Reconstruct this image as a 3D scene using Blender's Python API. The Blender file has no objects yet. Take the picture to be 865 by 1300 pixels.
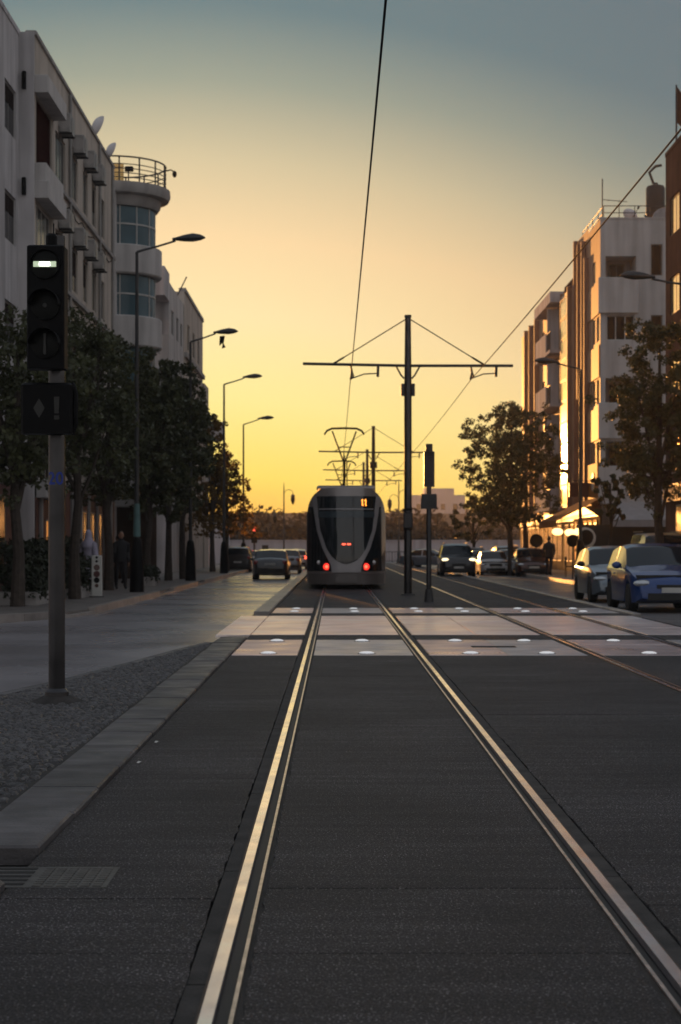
import bpy, bmesh, math, random
import numpy as np
from mathutils import Vector, Matrix
R = math.radians
S = bpy.context.scene
COL = S.collection
random.seed(7)
rng = np.random.default_rng(7)

# ------------------------------------------------------------------ camera
F, HZ, VX, H = 2200.0, 694.0, 425.7, 1.40
cd = bpy.data.cameras.new('camera'); cam = bpy.data.objects.new('camera', cd); COL.objects.link(cam)
S.camera = cam
cam.location = (0, 0, H); cam.rotation_euler = (math.pi/2, 0, 0)
cd.sensor_fit = 'VERTICAL'; cd.sensor_height = 36; cd.lens = F/1300*36
cd.shift_x = (432.5-VX)/1300; cd.shift_y = (HZ-650)/1300
cd.clip_start = .1; cd.clip_end = 8000
cd.dof.use_dof = True; cd.dof.focus_distance = 11.0; cd.dof.aperture_fstop = 5.0
def G(px, py):                      # a photograph pixel on the ground -> (X, Y)
    Y = F*H/(py-HZ); return ((px-VX)*Y/F, Y)
def PX(px, Y): return (px-VX)*Y/F
def PZ(py, Y): return H+(HZ-py)*Y/F

# ------------------------------------------------------------------ world
SUN_AZ, SUN_EL = R(-6.8), R(3.0)
w = bpy.data.worlds.new('World'); S.world = w; w.use_nodes = True
nt = w.node_tree; N = nt.nodes; LK = nt.links; bg = N['Background']
def wm(op, a, b=None, c=None):
    n = N.new('ShaderNodeMath'); n.operation = op
    for i, v in enumerate((a, b, c)):
        if v is None: continue
        if isinstance(v, (int, float)): n.inputs[i].default_value = v
        else: LK.new(v, n.inputs[i])
    return n.outputs[0]
tc = N.new('ShaderNodeTexCoord'); sp = N.new('ShaderNodeSeparateXYZ'); LK.new(tc.outputs['Generated'], sp.inputs[0])
el = wm('DIVIDE', wm('ARCSINE', wm('MAXIMUM', sp.outputs[2], 0.0)), math.pi/2)
az = wm('SUBTRACT', wm('ARCTAN2', sp.outputs[0], sp.outputs[1]), R(-6.5))
omc = wm('SUBTRACT', 1.0, wm('COSINE', az))
el = wm('ADD', el, wm('MULTIPLY', wm('MINIMUM', omc, .12), 1.25*2/math.pi))
f = wm('POWER', 2.71828, wm('MULTIPLY', omc, -15.0))
f2 = wm('SMOOTH_MIN', 1.0, wm('MULTIPLY', omc, 1.1), .3)
def lin(c): return tuple((v/255/12.92 if v/255 <= .04045 else ((v/255+.055)/1.055)**2.4) for v in c)
def ramp(stops):
    r = N.new('ShaderNodeValToRGB'); r.color_ramp.interpolation = 'LINEAR'
    r.color_ramp.interpolation = 'LINEAR'
    cr = r.color_ramp
    for i, (deg, c) in enumerate(stops):
        e = cr.elements[i] if i < 2 else cr.elements.new(deg/90)
        e.position = deg/90; e.color = (*lin(c), 1)
    LK.new(el, r.inputs[0]); return r.outputs[0]
A = ramp([(0, (250,168,44)), (90, (148,153,162)), (.8, (255,184,44)), (2.4, (255,230,100)), (5.0, (255,240,156)), (7.6, (255,233,176)),
          (10.2, (251,219,168)), (12.7, (214,198,160)), (15.1, (158,163,146)), (17.5, (108,130,134)), (22, (102,122,130)), (35, (134,143,152))])
B = ramp([(0, (242,138,40)), (90, (148,153,162)), (2.4, (244,168,62)), (6, (226,166,98)), (10, (170,146,112)), (13, (118,124,116)), (16, (84,102,110)), (20, (84,102,112)), (32, (124,135,148))])
mx = N.new('ShaderNodeMix'); mx.data_type = 'RGBA'
LK.new(f, mx.inputs[0]); LK.new(B, mx.inputs[6]); LK.new(A, mx.inputs[7])
C3 = ramp([(0, (178,164,152)), (90, (148,153,162)), (6, (170,160,150)), (15, (158,155,152)), (35, (150,152,157))])
mx2 = N.new('ShaderNodeMix'); mx2.data_type = 'RGBA'; LK.new(f2, mx2.inputs[0]); LK.new(mx.outputs[2], mx2.inputs[6]); LK.new(C3, mx2.inputs[7])
LK.new(mx2.outputs[2], bg.inputs[0]); bg.inputs[1].default_value = 1.06

sl = bpy.data.lights.new('sun', 'SUN'); so = bpy.data.objects.new('sun', sl); COL.objects.link(so)
sl.energy = 5.0; sl.angle = R(.6); sl.color = (1, .41, .10)
so.rotation_euler = Vector((math.sin(SUN_AZ)*math.cos(SUN_EL), math.cos(SUN_AZ)*math.cos(SUN_EL), math.sin(SUN_EL))).to_track_quat('Z', 'Y').to_euler()
so.location = (-20, 60, 40)
S.view_settings.view_transform = 'Standard'; S.view_settings.look = 'None'
S.view_settings.exposure = 0.0; S.view_settings.gamma = 1; S.view_settings.use_curve_mapping = False
S.cycles.max_bounces = 5; S.cycles.diffuse_bounces = 2; S.cycles.glossy_bounces = 3; S.cycles.transmission_bounces = 4
S.cycles.transparent_max_bounces = 6; S.cycles.volume_bounces = 0
S.cycles.sample_clamp_indirect = 4

# ------------------------------------------------------------------ materials
MATS = {}
def mat(name, col, rough=.6, metal=0, var=.15, vscale=3.0, bump=0, bscale=40, spec=.5, emis=None, estr=0,
        streak=0, speck=0, coat=0, trans=0, rvar=0, coords='Object', objvar=0, scrape=0, grain=0, stint=None):
    if name in MATS: return MATS[name]
    m = bpy.data.materials.new(name); m.use_nodes = True; t = m.node_tree; n = t.nodes; l = t.links
    b = n['Principled BSDF']
    b.inputs['Roughness'].default_value = rough; b.inputs['Metallic'].default_value = metal
    b.inputs['Specular IOR Level'].default_value = spec
    if coat: b.inputs['Coat Weight'].default_value = coat; b.inputs['Coat Roughness'].default_value = .06
    tc = n.new('ShaderNodeTexCoord'); crd = tc.outputs[coords]
    nz = n.new('ShaderNodeTexNoise'); nz.inputs['Scale'].default_value = vscale; nz.inputs['Detail'].default_value = 6
    l.new(crd, nz.inputs['Vector'])
    mr = n.new('ShaderNodeMapRange'); mr.inputs[1].default_value = .3; mr.inputs[2].default_value = .7
    mr.inputs[3].default_value = 1-var; mr.inputs[4].default_value = 1+var; l.new(nz.outputs[0], mr.inputs[0])
    val = mr.outputs[0]
    def mul(a, bb):
        q = n.new('ShaderNodeMath'); q.operation = 'MULTIPLY'; l.new(a, q.inputs[0])
        if isinstance(bb, float): q.inputs[1].default_value = bb
        else: l.new(bb, q.inputs[1])
        return q.outputs[0]
    if streak:
        mp = n.new('ShaderNodeMapping'); mp.inputs['Scale'].default_value = (2.2, 2.2, .16); l.new(crd, mp.inputs[0])
        n2 = n.new('ShaderNodeTexNoise'); n2.inputs['Scale'].default_value = 1.0; n2.inputs['Detail'].default_value = 5; l.new(mp.outputs[0], n2.inputs['Vector'])
        r2 = n.new('ShaderNodeMapRange'); r2.inputs[1].default_value = .42; r2.inputs[2].default_value = .68
        r2.inputs[3].default_value = 1; r2.inputs[4].default_value = 1-streak; l.new(n2.outputs[0], r2.inputs[0])
        val = mul(val, r2.outputs[0])
    if speck:
        vo = n.new('ShaderNodeTexNoise'); vo.inputs['Scale'].default_value = 95; vo.inputs['Detail'].default_value = 1; l.new(crd, vo.inputs['Vector'])
        r3 = n.new('ShaderNodeMapRange'); r3.inputs[1].default_value = .60; r3.inputs[2].default_value = .70
        r3.inputs[3].default_value = 1; r3.inputs[4].default_value = 1+speck; l.new(vo.outputs[0], r3.inputs[0])
        val = mul(val, r3.outputs[0])
    if objvar:
        oi = n.new('ShaderNodeObjectInfo'); ro = n.new('ShaderNodeMapRange'); ro.inputs[3].default_value = 1-objvar; ro.inputs[4].default_value = 1+objvar
        l.new(oi.outputs['Random'], ro.inputs[0]); val = mul(val, ro.outputs[0])
    if scrape:
        mp = n.new('ShaderNodeMapping'); mp.inputs['Scale'].default_value = (.5, 6.0, 1); l.new(crd, mp.inputs[0])
        n5 = n.new('ShaderNodeTexNoise'); n5.inputs['Scale'].default_value = 1.6; n5.inputs['Detail'].default_value = 6; l.new(mp.outputs[0], n5.inputs['Vector'])
        r5 = n.new('ShaderNodeMapRange'); r5.inputs[1].default_value = .4; r5.inputs[2].default_value = .7
        r5.inputs[3].default_value = 1-scrape; r5.inputs[4].default_value = 1+scrape; l.new(n5.outputs[0], r5.inputs[0]); val = mul(val, r5.outputs[0])
    if grain:
        n6 = n.new('ShaderNodeTexNoise'); n6.inputs['Scale'].default_value = 150; n6.inputs['Detail'].default_value = 2; l.new(crd, n6.inputs['Vector'])
        r6 = n.new('ShaderNodeMapRange'); r6.inputs[1].default_value = .38; r6.inputs[2].default_value = .62; r6.inputs[3].default_value = 1-grain; r6.inputs[4].default_value = 1+grain; l.new(n6.outputs[0], r6.inputs[0]); val = mul(val, r6.outputs[0])
    if stint: b.inputs['Specular Tint'].default_value = (*stint, 1)
    hv = n.new('ShaderNodeHueSaturation'); hv.inputs['Color'].default_value = (*col, 1); l.new(val, hv.inputs['Value'])
    l.new(hv.outputs[0], b.inputs['Base Color'])
    if rvar:
        rr = n.new('ShaderNodeMapRange'); rr.inputs[1].default_value = .35; rr.inputs[2].default_value = .65
        rr.inputs[3].default_value = max(.05, rough-rvar); rr.inputs[4].default_value = min(1, rough+rvar)
        n4 = n.new('ShaderNodeTexNoise'); n4.inputs['Scale'].default_value = vscale*.6; n4.inputs['Detail'].default_value = 5
        l.new(crd, n4.inputs['Vector']); l.new(n4.outputs[0], rr.inputs[0]); l.new(rr.outputs[0], b.inputs['Roughness'])
    if bump:
        n3 = n.new('ShaderNodeTexNoise'); n3.inputs['Scale'].default_value = bscale; n3.inputs['Detail'].default_value = 4
        l.new(crd, n3.inputs['Vector'])
        bp = n.new('ShaderNodeBump'); bp.inputs['Strength'].default_value = min(1, bump); bp.inputs['Distance'].default_value = .01*max(1, bump)
        l.new(n3.outputs[0], bp.inputs['Height']); l.new(bp.outputs[0], b.inputs['Normal'])
    if emis:
        b.inputs['Emission Color'].default_value = (*emis, 1); b.inputs['Emission Strength'].default_value = estr
    if trans:
        tr = n.new('ShaderNodeBsdfTranslucent'); l.new(hv.outputs[0], tr.inputs[0])
        ms = n.new('ShaderNodeMixShader'); ms.inputs[0].default_value = trans
        l.new(b.outputs[0], ms.inputs[1]); l.new(tr.outputs[0], ms.inputs[2]); l.new(ms.outputs[0], n['Material Output'].inputs[0])
    MATS[name] = m; return m

M = dict(
 asphalt=mat('tram_asphalt', (.037,.034,.0365), .64, var=.42, vscale=.6, bump=3.2, bscale=80, speck=7.0, spec=.35, scrape=.28, grain=.75),
 road=mat('road_asphalt', (.23,.222,.235), .28, stint=(1,.84,.92), var=.22, vscale=.5, bump=.2, bscale=120, speck=.5, rvar=.1, spec=.7, scrape=.12),
 road_r=mat('worn_road', (.115,.105,.105), .40, var=.25, vscale=.8, bump=.2, bscale=120, rvar=.1),
 earth=mat('earth', (.07,.055,.045), .9, var=.3, vscale=.2),
 mastic=mat('mastic', (.036,.032,.030), .8, objvar=.2, var=.6, vscale=5, bump=.6, bscale=90),
 crack=mat('crack_bottom', (.008,.008,.008), .9),
 rail=mat('polished_rail', (.98,.87,.92), .21, metal=1, var=.12, vscale=6, rvar=.04),
 railrust=mat('rusty_rail_edge', (.06,.035,.025), .6, metal=.3, var=.4, vscale=20),
 lip=mat('worn_rail_lip', (.62,.52,.48), .32, metal=1, var=.35, vscale=14),
 groove=mat('rail_groove', (.012,.012,.013), .6, var=.3),
 kerb=mat('kerb_concrete', (.085,.08,.083), .52, objvar=.28, scrape=.25, var=.35, vscale=4, bump=.5, bscale=60, rvar=.12, streak=0),
 kerb2=mat('pavement_kerb', (.30,.27,.25), .45, objvar=.2, var=.25, vscale=3, bump=.2, bscale=50),
 cobble=mat('cobble', (.055,.053,.055), .5, objvar=.6, grain=.5, var=.5, vscale=9, bump=.6, bscale=60),
 grout=mat('grout', (.03,.028,.026), .9, var=.3, vscale=15),
 pave=mat('sidewalk_paving', (.16,.145,.135), .6, var=.25, vscale=2, bump=.15, bscale=40),
 stone=mat('crossing_stone', (.46,.45,.45), .36, metal=.35, spec=.7, stint=(.9,.82,1), objvar=.10, var=.25, vscale=2.2, rvar=.08, bump=.12, bscale=50),
 pink=mat('pink_stone', (.97,.87,.84), .33, metal=.85, objvar=.07, spec=.9, stint=(1,.85,.88), var=.18, vscale=1.4, rvar=.05, bump=.03, bscale=50),
 pink2=mat('pinkish_strip_stone', (.60,.52,.50), .34, metal=.5, objvar=.1, spec=.7, stint=(1,.74,.86), var=.2, vscale=1.8, rvar=.08),
 stud=mat('white_stud_added_glow', (.92,.92,.92), .3, var=.05, emis=(1,1,1), estr=.32),  # emission added to lift the brightness of the white domes
 iron=mat('cast_iron', (.10,.095,.09), .5, metal=.5, var=.35, vscale=12, bump=.3),
 slot=mat('drain_slot', (.01,.01,.01), .8),
 galv=mat('galvanised_pole', (.075,.075,.08), .27, metal=.9, var=.3, vscale=4, streak=.2),
 darkpole=mat('dark_pole', (.05,.05,.052), .5, metal=.3, var=.3, vscale=3),
 black=mat('black_plastic', (.006,.006,.007), .55, spec=.12, var=.2),
 blackg=mat('black_gloss', (.006,.006,.008), .12),
 lens=mat('dark_lens', (.005,.006,.006), .35, spec=.15),
 lensgrey=mat('grey_symbol', (.02,.021,.02), .4),
 lit=mat('lit_bar', (.7,.75,.7), .4, emis=(.80,1,.62), estr=.45),
 lithot=mat('lit_bar_centre', (.9,.9,.9), .4, emis=(1,1,.95), estr=5),
 wire=mat('contact_wire', (.014,.013,.013), .9, spec=.1),
 white=mat('white_stucco', (.60,.58,.57), .9, spec=.03, var=.08, vscale=.9, streak=.28, bump=.15, bscale=30),
 white2=mat('grey_stucco', (.62,.60,.61), .9, spec=.03, var=.1, vscale=.9, streak=.35, bump=.15, bscale=30),
 cream=mat('cream_stucco', (.58,.52,.46), .9, spec=.03, var=.1, vscale=.8, streak=.3, bump=.15, bscale=30),
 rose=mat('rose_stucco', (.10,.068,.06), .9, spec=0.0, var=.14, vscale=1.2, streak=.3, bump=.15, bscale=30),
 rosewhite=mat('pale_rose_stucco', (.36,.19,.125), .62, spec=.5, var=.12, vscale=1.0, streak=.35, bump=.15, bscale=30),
 trim=mat('trim_stucco', (.40,.38,.37), .9, spec=.03, var=.12, vscale=1.4, streak=.25),
 glass=mat('window_glass', (.012,.013,.016), .22, var=.3, vscale=.4, spec=.25),
 tealglass=mat('teal_glass', (.05,.11,.14), .22, var=.25, vscale=.8, spec=.5),
 goldglass=mat('sunset_tint_glass', (.88,.56,.22), .13, var=.25, vscale=.6, metal=.85),  # gold base colour stands in for a stronger sunset reflection
 frame=mat('window_frame', (.22,.21,.20), .5),
 framew=mat('white_window_frame', (.55,.54,.52), .5),
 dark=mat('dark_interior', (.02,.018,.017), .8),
 redshut=mat('dark_red_shutter', (.03,.007,.006), .95, spec=.03, var=.2, streak=.2),
 brownshut=mat('brown_shutter', (.030,.020,.018), .9, spec=.08, var=.2),
 acwhite=mat('ac_casing', (.33,.32,.31), .5, var=.15, streak=.3),
 bark=mat('bark', (.055,.042,.034), .85, var=.35, vscale=8, bump=.8, bscale=30),
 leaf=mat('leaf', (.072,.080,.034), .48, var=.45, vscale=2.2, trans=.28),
 leafy=mat('leaf_backlit_tint', (.20,.125,.035), .5, var=.5, vscale=2.2, trans=.65),  # backlit glow painted into the leaf colour, warmer and brighter than plain leaf
 tyre=mat('tyre', (.015,.015,.015), .8),
 rim=mat('alloy_rim', (.35,.35,.36), .35, metal=.9),
 cglass=mat('car_glass', (.008,.014,.020), .08, spec=.3),
 blue=mat('blue_paint', (.007,.045,.19), .32, metal=.35, coat=1, var=.05),
 silver=mat('silver_blue_paint', (.20,.25,.30), .32, metal=.55, coat=1, var=.05),
 darkpaint=mat('dark_paint', (.02,.02,.024), .3, metal=.3, coat=1, var=.05),
 redpaint=mat('dark_red_paint', (.06,.016,.012), .32, metal=.3, coat=1, var=.05),
 whitepaint=mat('white_paint', (.55,.55,.56), .35, coat=1, var=.05),
 greypaint=mat('grey_paint', (.14,.15,.17), .33, metal=.5, coat=1, var=.05),
 trimblack=mat('car_trim', (.012,.012,.012), .5),
 plate=mat('licence_plate', (.5,.5,.48), .5),
 headl=mat('headlight_lens', (.55,.58,.6), .12, metal=.6, coat=1),
 headlit=mat('headlight_on', (.9,.85,.7), .2, emis=(1,.78,.45), estr=2.2),
 taill=mat('tail_lens', (.22,.01,.01), .2, coat=1),
 taillit=mat('tail_light_on', (.6,.02,.02), .3, emis=(1,.035,.02), estr=1.4),
 taillithot=mat('tail_light_core', (.9,.2,.1), .3, emis=(1,.10,.05), estr=3),
 goldpaint=mat('ochre_paint', (.42,.20,.04), .35, coat=.8, var=.08),
 tramgrey=mat('tram_shell', (.38,.345,.335), .36, metal=.4, coat=.5, var=.06),
 tramdark=mat('tram_skirt', (.17,.155,.15), .4, metal=.2, coat=.3, var=.1),
 tramlight=mat('tram_band', (.46,.44,.45), .45, metal=.2, coat=.5, var=.05),
 tramglass=mat('tram_glass', (.012,.018,.024), .08, spec=.9, coat=.3),
 tramtint=mat('tram_glass_upper', (.05,.07,.085), .15, spec=.8),
 led=mat('orange_led', (.6,.2,.03), .4, emis=(1,.33,.04), estr=3.0),
 amberlamp=mat('warm_globe', (.9,.7,.4), .4, emis=(1,.62,.24), estr=3),
 warmwin=mat('warm_window', (.4,.2,.06), .4, emis=(1,.36,.07), estr=.5),
 awning=mat('orange_awning', (.55,.26,.08), .6, trans=.4, var=.12),
 awnwhite=mat('white_awning', (.42,.41,.42), .7, var=.08, trans=.2),
 cafegreen=mat('dark_cafe_wall', (.025,.026,.024), .5, var=.2),
 signred=mat('sign_maroon', (.08,.018,.02), .4),
 signwhite=mat('sign_white', (.6,.6,.57), .5),
 signgrey=mat('sign_grey', (.25,.25,.24), .5),
 bluepaint=mat('blue_number_paint', (.02,.05,.32), .6),
 robe=mat('pale_robe', (.42,.39,.50), .8, var=.1, vscale=6),
 skin=mat('skin', (.32,.18,.12), .6),
 hair=mat('dark_hair', (.012,.010,.009), .6),
 clothd=mat('dark_clothes', (.014,.014,.018), .8, var=.2, vscale=5),
 clothb=mat('brown_clothes', (.05,.03,.025), .8, var=.2, vscale=5),
 farwall=mat('white_boundary_wall', (.52,.48,.50), .8, var=.08, vscale=.15, streak=.15),
 hill=mat('far_hill', (.12,.075,.05), .9, var=.3, vscale=.03),
 farleaf=mat('far_foliage', (.075,.05,.03), .8, var=.4, vscale=.3, trans=.2),
 tank=mat('black_water_tank', (.02,.018,.018), .5),
 wrap=mat('teal_paper', (.10,.19,.19), .6, var=.2),
 hedge=mat('hedge_leaf', (.022,.03,.014), .6, var=.4, vscale=3),
 flag=mat('dark_flag', (.03,.02,.02), .8, trans=.25),
 shopdark=mat('shopfront_dark', (.06,.04,.03), .9, spec=.1, var=.3, vscale=.8),
 shopred=mat('shopfront_maroon', (.12,.05,.045), .6, var=.3, vscale=.8, streak=.3),
)

# ------------------------------------------------------------------ helpers
def interp(tb, y):
    if y <= tb[0][0]: return tb[0][1]
    for (a, u), (b, v) in zip(tb[:-1], tb[1:]):
        if y <= b: k = (y-a)/(b-a); return u+(v-u)*k
    return tb[-1][1]
LOC = {}                                   # world position of every empty, by object name
class MB:
    def __init__(s): s.v = []; s.f = []; s.m = []; s.sm = []
    def add(s, vs, fs, mi=0, smooth=False):
        o = len(s.v); s.v += [tuple(p) for p in vs]
        for q in fs: s.f.append(tuple(i+o for i in q)); s.m.append(mi); s.sm.append(smooth)
        return s
    def box(s, x0, x1, y0, y1, z0, z1, mi=0):
        if x0 > x1: x0, x1 = x1, x0
        if y0 > y1: y0, y1 = y1, y0
        if z0 > z1: z0, z1 = z1, z0
        return s.add([(x0,y0,z0),(x1,y0,z0),(x1,y1,z0),(x0,y1,z0),(x0,y0,z1),(x1,y0,z1),(x1,y1,z1),(x0,y1,z1)],
                     [(0,3,2,1),(4,5,6,7),(0,1,5,4),(1,2,6,5),(2,3,7,6),(3,0,4,7)], mi)
    def bbox(s, x0, x1, y0, y1, z0, z1, b=.02, mi=0):      # box with its top and side edges chamfered
        zs = [(z0, 0), (z1-b, 0), (z1, b)]; o = []
        for z, c in zs:
            for (x, y) in ((x0+b+c,y0+c),(x1-b-c,y0+c),(x1-c,y0+b+c),(x1-c,y1-b-c),(x1-b-c,y1-c),(x0+b+c,y1-c),(x0+c,y1-b-c),(x0+c,y0+b+c)): o.append((x, y, z))
        fs = [tuple(range(7,-1,-1)), tuple(range(16,24))]
        for k in range(2):
            for i in range(8): j = (i+1) % 8; fs.append((k*8+i, k*8+j, k*8+8+j, k*8+8+i))
        return s.add(o, fs, mi)
    def tube(s, pts, rad, n=8, mi=0, caps=True, smooth=True):
        pts = [Vector(p) for p in pts]; m = len(pts)
        rs = rad if isinstance(rad, (list, tuple)) else [rad]*m
        vs = []; up = None
        for i, p in enumerate(pts):
            d = (pts[min(i+1, m-1)]-pts[max(i-1, 0)]).normalized()
            a = (Vector((0,0,1)) if abs(d.z) < .9 else Vector((1,0,0))) if up is None else up
            u = d.cross(a); u = u.normalized() if u.length > 1e-6 else d.orthogonal().normalized(); v = u.cross(d).normalized(); up = v
            for k in range(n):
                t = 2*math.pi*k/n; vs.append(p+u*(math.cos(t)*rs[i])+v*(math.sin(t)*rs[i]))
        fs = [(i*n+k, i*n+(k+1) % n, (i+1)*n+(k+1) % n, (i+1)*n+k) for i in range(m-1) for k in range(n)]
        s.add(vs, fs, mi, smooth)
        if caps: s.add(vs[:n], [tuple(range(n-1, -1, -1))], mi); s.add(vs[-n:], [tuple(range(n))], mi)
        return s
    def lathe(s, prof, c=(0,0,0), n=16, mi=0, ax='z', smooth=True):
        vs = []
        for (r, h) in prof:
            for k in range(n):
                t = 2*math.pi*k/n; a, b = r*math.cos(t), r*math.sin(t)
                q = {'z': (a, b, h), 'y': (a, h, b), 'x': (h, a, b)}[ax]; vs.append((c[0]+q[0], c[1]+q[1], c[2]+q[2]))
        m = len(prof)
        fs = [(i*n+k, i*n+(k+1) % n, (i+1)*n+(k+1) % n, (i+1)*n+k) for i in range(m-1) for k in range(n)]
        s.add(vs, fs, mi, smooth)
        if prof[0][0] > 1e-4: s.add(vs[:n], [tuple(range(n))], mi)
        if prof[-1][0] > 1e-4: s.add(vs[-n:], [tuple(range(n))], mi)
        return s
    def ball(s, c, r, n=10, mi=0):
        r = (r, r, r) if isinstance(r, (int, float)) else r
        vs = []; m = n//2
        for i in range(m+1):
            p = math.pi*i/m
            for k in range(n):
                t = 2*math.pi*k/n; vs.append((c[0]+r[0]*math.sin(p)*math.cos(t), c[1]+r[1]*math.sin(p)*math.sin(t), c[2]-r[2]*math.cos(p)))
        return s.add(vs, [(i*n+k, i*n+(k+1) % n, (i+1)*n+(k+1) % n, (i+1)*n+k) for i in range(m) for k in range(n)], mi, True)
    def prism(s, poly, z0, z1, mi=0):
        n = len(poly)
        return s.add([(x, y, z0) for x, y in poly]+[(x, y, z1) for x, y in poly],
                     [tuple(range(n-1, -1, -1)), tuple(range(n, 2*n))]+[(i, (i+1) % n, n+(i+1) % n, n+i) for i in range(n)], mi)
    def plate(s, poly, y0, y1, mi=0):           # polygon in x-z, extruded along y
        n = len(poly)
        return s.add([(x, y0, z) for x, z in poly]+[(x, y1, z) for x, z in poly],
                     [tuple(range(n)), tuple(range(2*n-1, n-1, -1))]+[(i, n+i, n+(i+1) % n, (i+1) % n) for i in range(n)], mi)
    def mesh(s, name, mats):
        me = bpy.data.meshes.new(name); me.from_pydata(s.v, [], s.f)
        for m in (mats if isinstance(mats, (list, tuple)) else [mats]): me.materials.append(m)
        me.polygons.foreach_set('material_index', s.m); me.polygons.foreach_set('use_smooth', s.sm); me.update()
        return me
    def build(s, name, mats, parent=None, world=False, loc=None, fix=True):
        if world and parent is not None:
            o = LOC[parent.name]; s.v = [(x-o[0], y-o[1], z-o[2]) for x, y, z in s.v]
        me = s.mesh(name, mats)
        if fix:
            bm = bmesh.new(); bm.from_mesh(me); bmesh.ops.remove_doubles(bm, verts=bm.verts, dist=1e-5)
            bmesh.ops.recalc_face_normals(bm, faces=bm.faces); bm.to_mesh(me); bm.free()
            try: me.set_sharp_from_angle(angle=R(38))
            except Exception: pass
        ob = bpy.data.objects.new(name, me); COL.objects.link(ob)
        if loc: ob.location = loc
        if parent is not None: ob.parent = parent; LOC[ob.name] = LOC[parent.name]
        else: LOC[ob.name] = (0, 0, 0)
        return ob
def tag(o, label=None, cat=None, group=None, kind=None):
    if label: o['label'] = label
    if cat: o['category'] = cat
    if group: o['group'] = group
    if kind: o['kind'] = kind
    return o
def thing(name, label, cat, loc=(0,0,0), rz=0, group=None, kind=None):
    o = bpy.data.objects.new(name, None); COL.objects.link(o); o.location = loc; o.rotation_euler = (0,0,rz)
    o.empty_display_size = .3; LOC[o.name] = tuple(loc); return tag(o, label, cat, group, kind)
def inst(name, me, parent, loc, rot=None, scale=None):
    o = bpy.data.objects.new(name, me); COL.objects.link(o); o.parent = parent; o.location = loc
    if rot: o.rotation_euler = rot
    if scale: o.scale = scale
    LOC[o.name] = loc
    return o
def copy_tree(o, parent=None):
    c = o.copy(); COL.objects.link(c); c.parent = parent
    for ch in list(o.children): copy_tree(ch, c)
    LOC[c.name] = LOC.get(o.name, (0,0,0))
    return c
def struct(name): return thing(name, None, None, kind='structure')
def arc(p, q, sag, n=12):
    p, q = Vector(p), Vector(q); return [p.lerp(q, i/n)-Vector((0, 0, sag*4*(i/n)*(1-i/n))) for i in range(n+1)]

# ------------------------------------------------------------------ ground
g = MB(); g.add([(-600,-40,-.16),(600,-40,-.16),(600,1000,-.16),(-600,1000,-.16)], [(0,1,2,3)])
tag(g.build('ground', M['earth']), kind='structure')
g = MB(); g.add([(-60,-20,-.030),(-1.72,-20,-.030),(-1.72,166,-.030),(-60,166,-.030)], [(0,1,2,3)])
tag(g.build('left_road', M['road']), kind='structure')
g = MB(); g.add([(6.2,-20,-.030),(60,-20,-.030),(60,166,-.030),(6.2,166,-.030)], [(0,1,2,3)])
tag(g.build('right_road', M['road_r']), kind='structure')
g = MB(); g.add([(-40,165.9,-.034),(60,165.9,-.034),(60,150,-.034),(-40,150,-.034)], [(0,1,2,3)])
tag(g.build('cross_road', M['road_r']), kind='structure')

tw = struct('tramway')
g = MB(); g.add([(-1.8,-10,-.06),(6.25,-10,-.06),(6.25,166,-.06),(-1.8,166,-.06)], [(0,1,2,3)])
g.build('track_bed', M['crack'], tw)
RAILS = [(-.383, -1), (1.117, 1), (3.36, -1), (4.86, 1)]      # centre, side of the running head
edges = [-1.345]
for xr, s in RAILS:
    a, b = xr-(.098 if s < 0 else .100), xr+(.100 if s < 0 else .098)
    edges += [a, b]
edges.append(6.0)
seams = [-6, 4.9, 5.89, 6.86, 10.3, 14.7, 18.6, 22.3]
def jag(x, Y, amp): return x+amp*(math.sin(Y*2.1+x*7)*.3+math.sin(Y*17.3+x*3)*.3+random.uniform(-.8,.8))
def panel(x0, x1, y0, y1, m, name='asphalt_panel', z=0.0, amp=.007, gap=.004, step=.07, jl=True, jr=True):
    g = MB(); n = max(1, int((y1-y0)/step)) if (jl or jr) and y1 < 60 else 1
    vs = []
    for i in range(n+1):
        y = y0+gap+(y1-y0-2*gap)*i/n
        xl = jag(x0, y, amp)+.004 if jl else x0; xrr = jag(x1, y, amp)-.004 if jr else x1
        vs += [(xl, y, z), (xrr, y, z), (xl, y, z-.05), (xrr, y, z-.05)]
    fs = []
    for i in range(n):
        o = i*4; fs += [(o, o+1, o+5, o+4), (o+2, o, o+4, o+6), (o+1, o+3, o+7, o+5)]
    fs += [(0,2,3,1), (n*4, n*4+1, n*4+3, n*4+2)]
    g.add(vs, fs); return g.build(name, m, tw, fix=False)
zones = [(22.3,26.0,'s'), (26.0,27.5,'a'), (27.5,35.0,'p'), (35.0,36.5,'a'), (36.5,39.5,'s'), (39.5,60,'a'), (60,95,'a'), (95,150,'a')]
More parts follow.
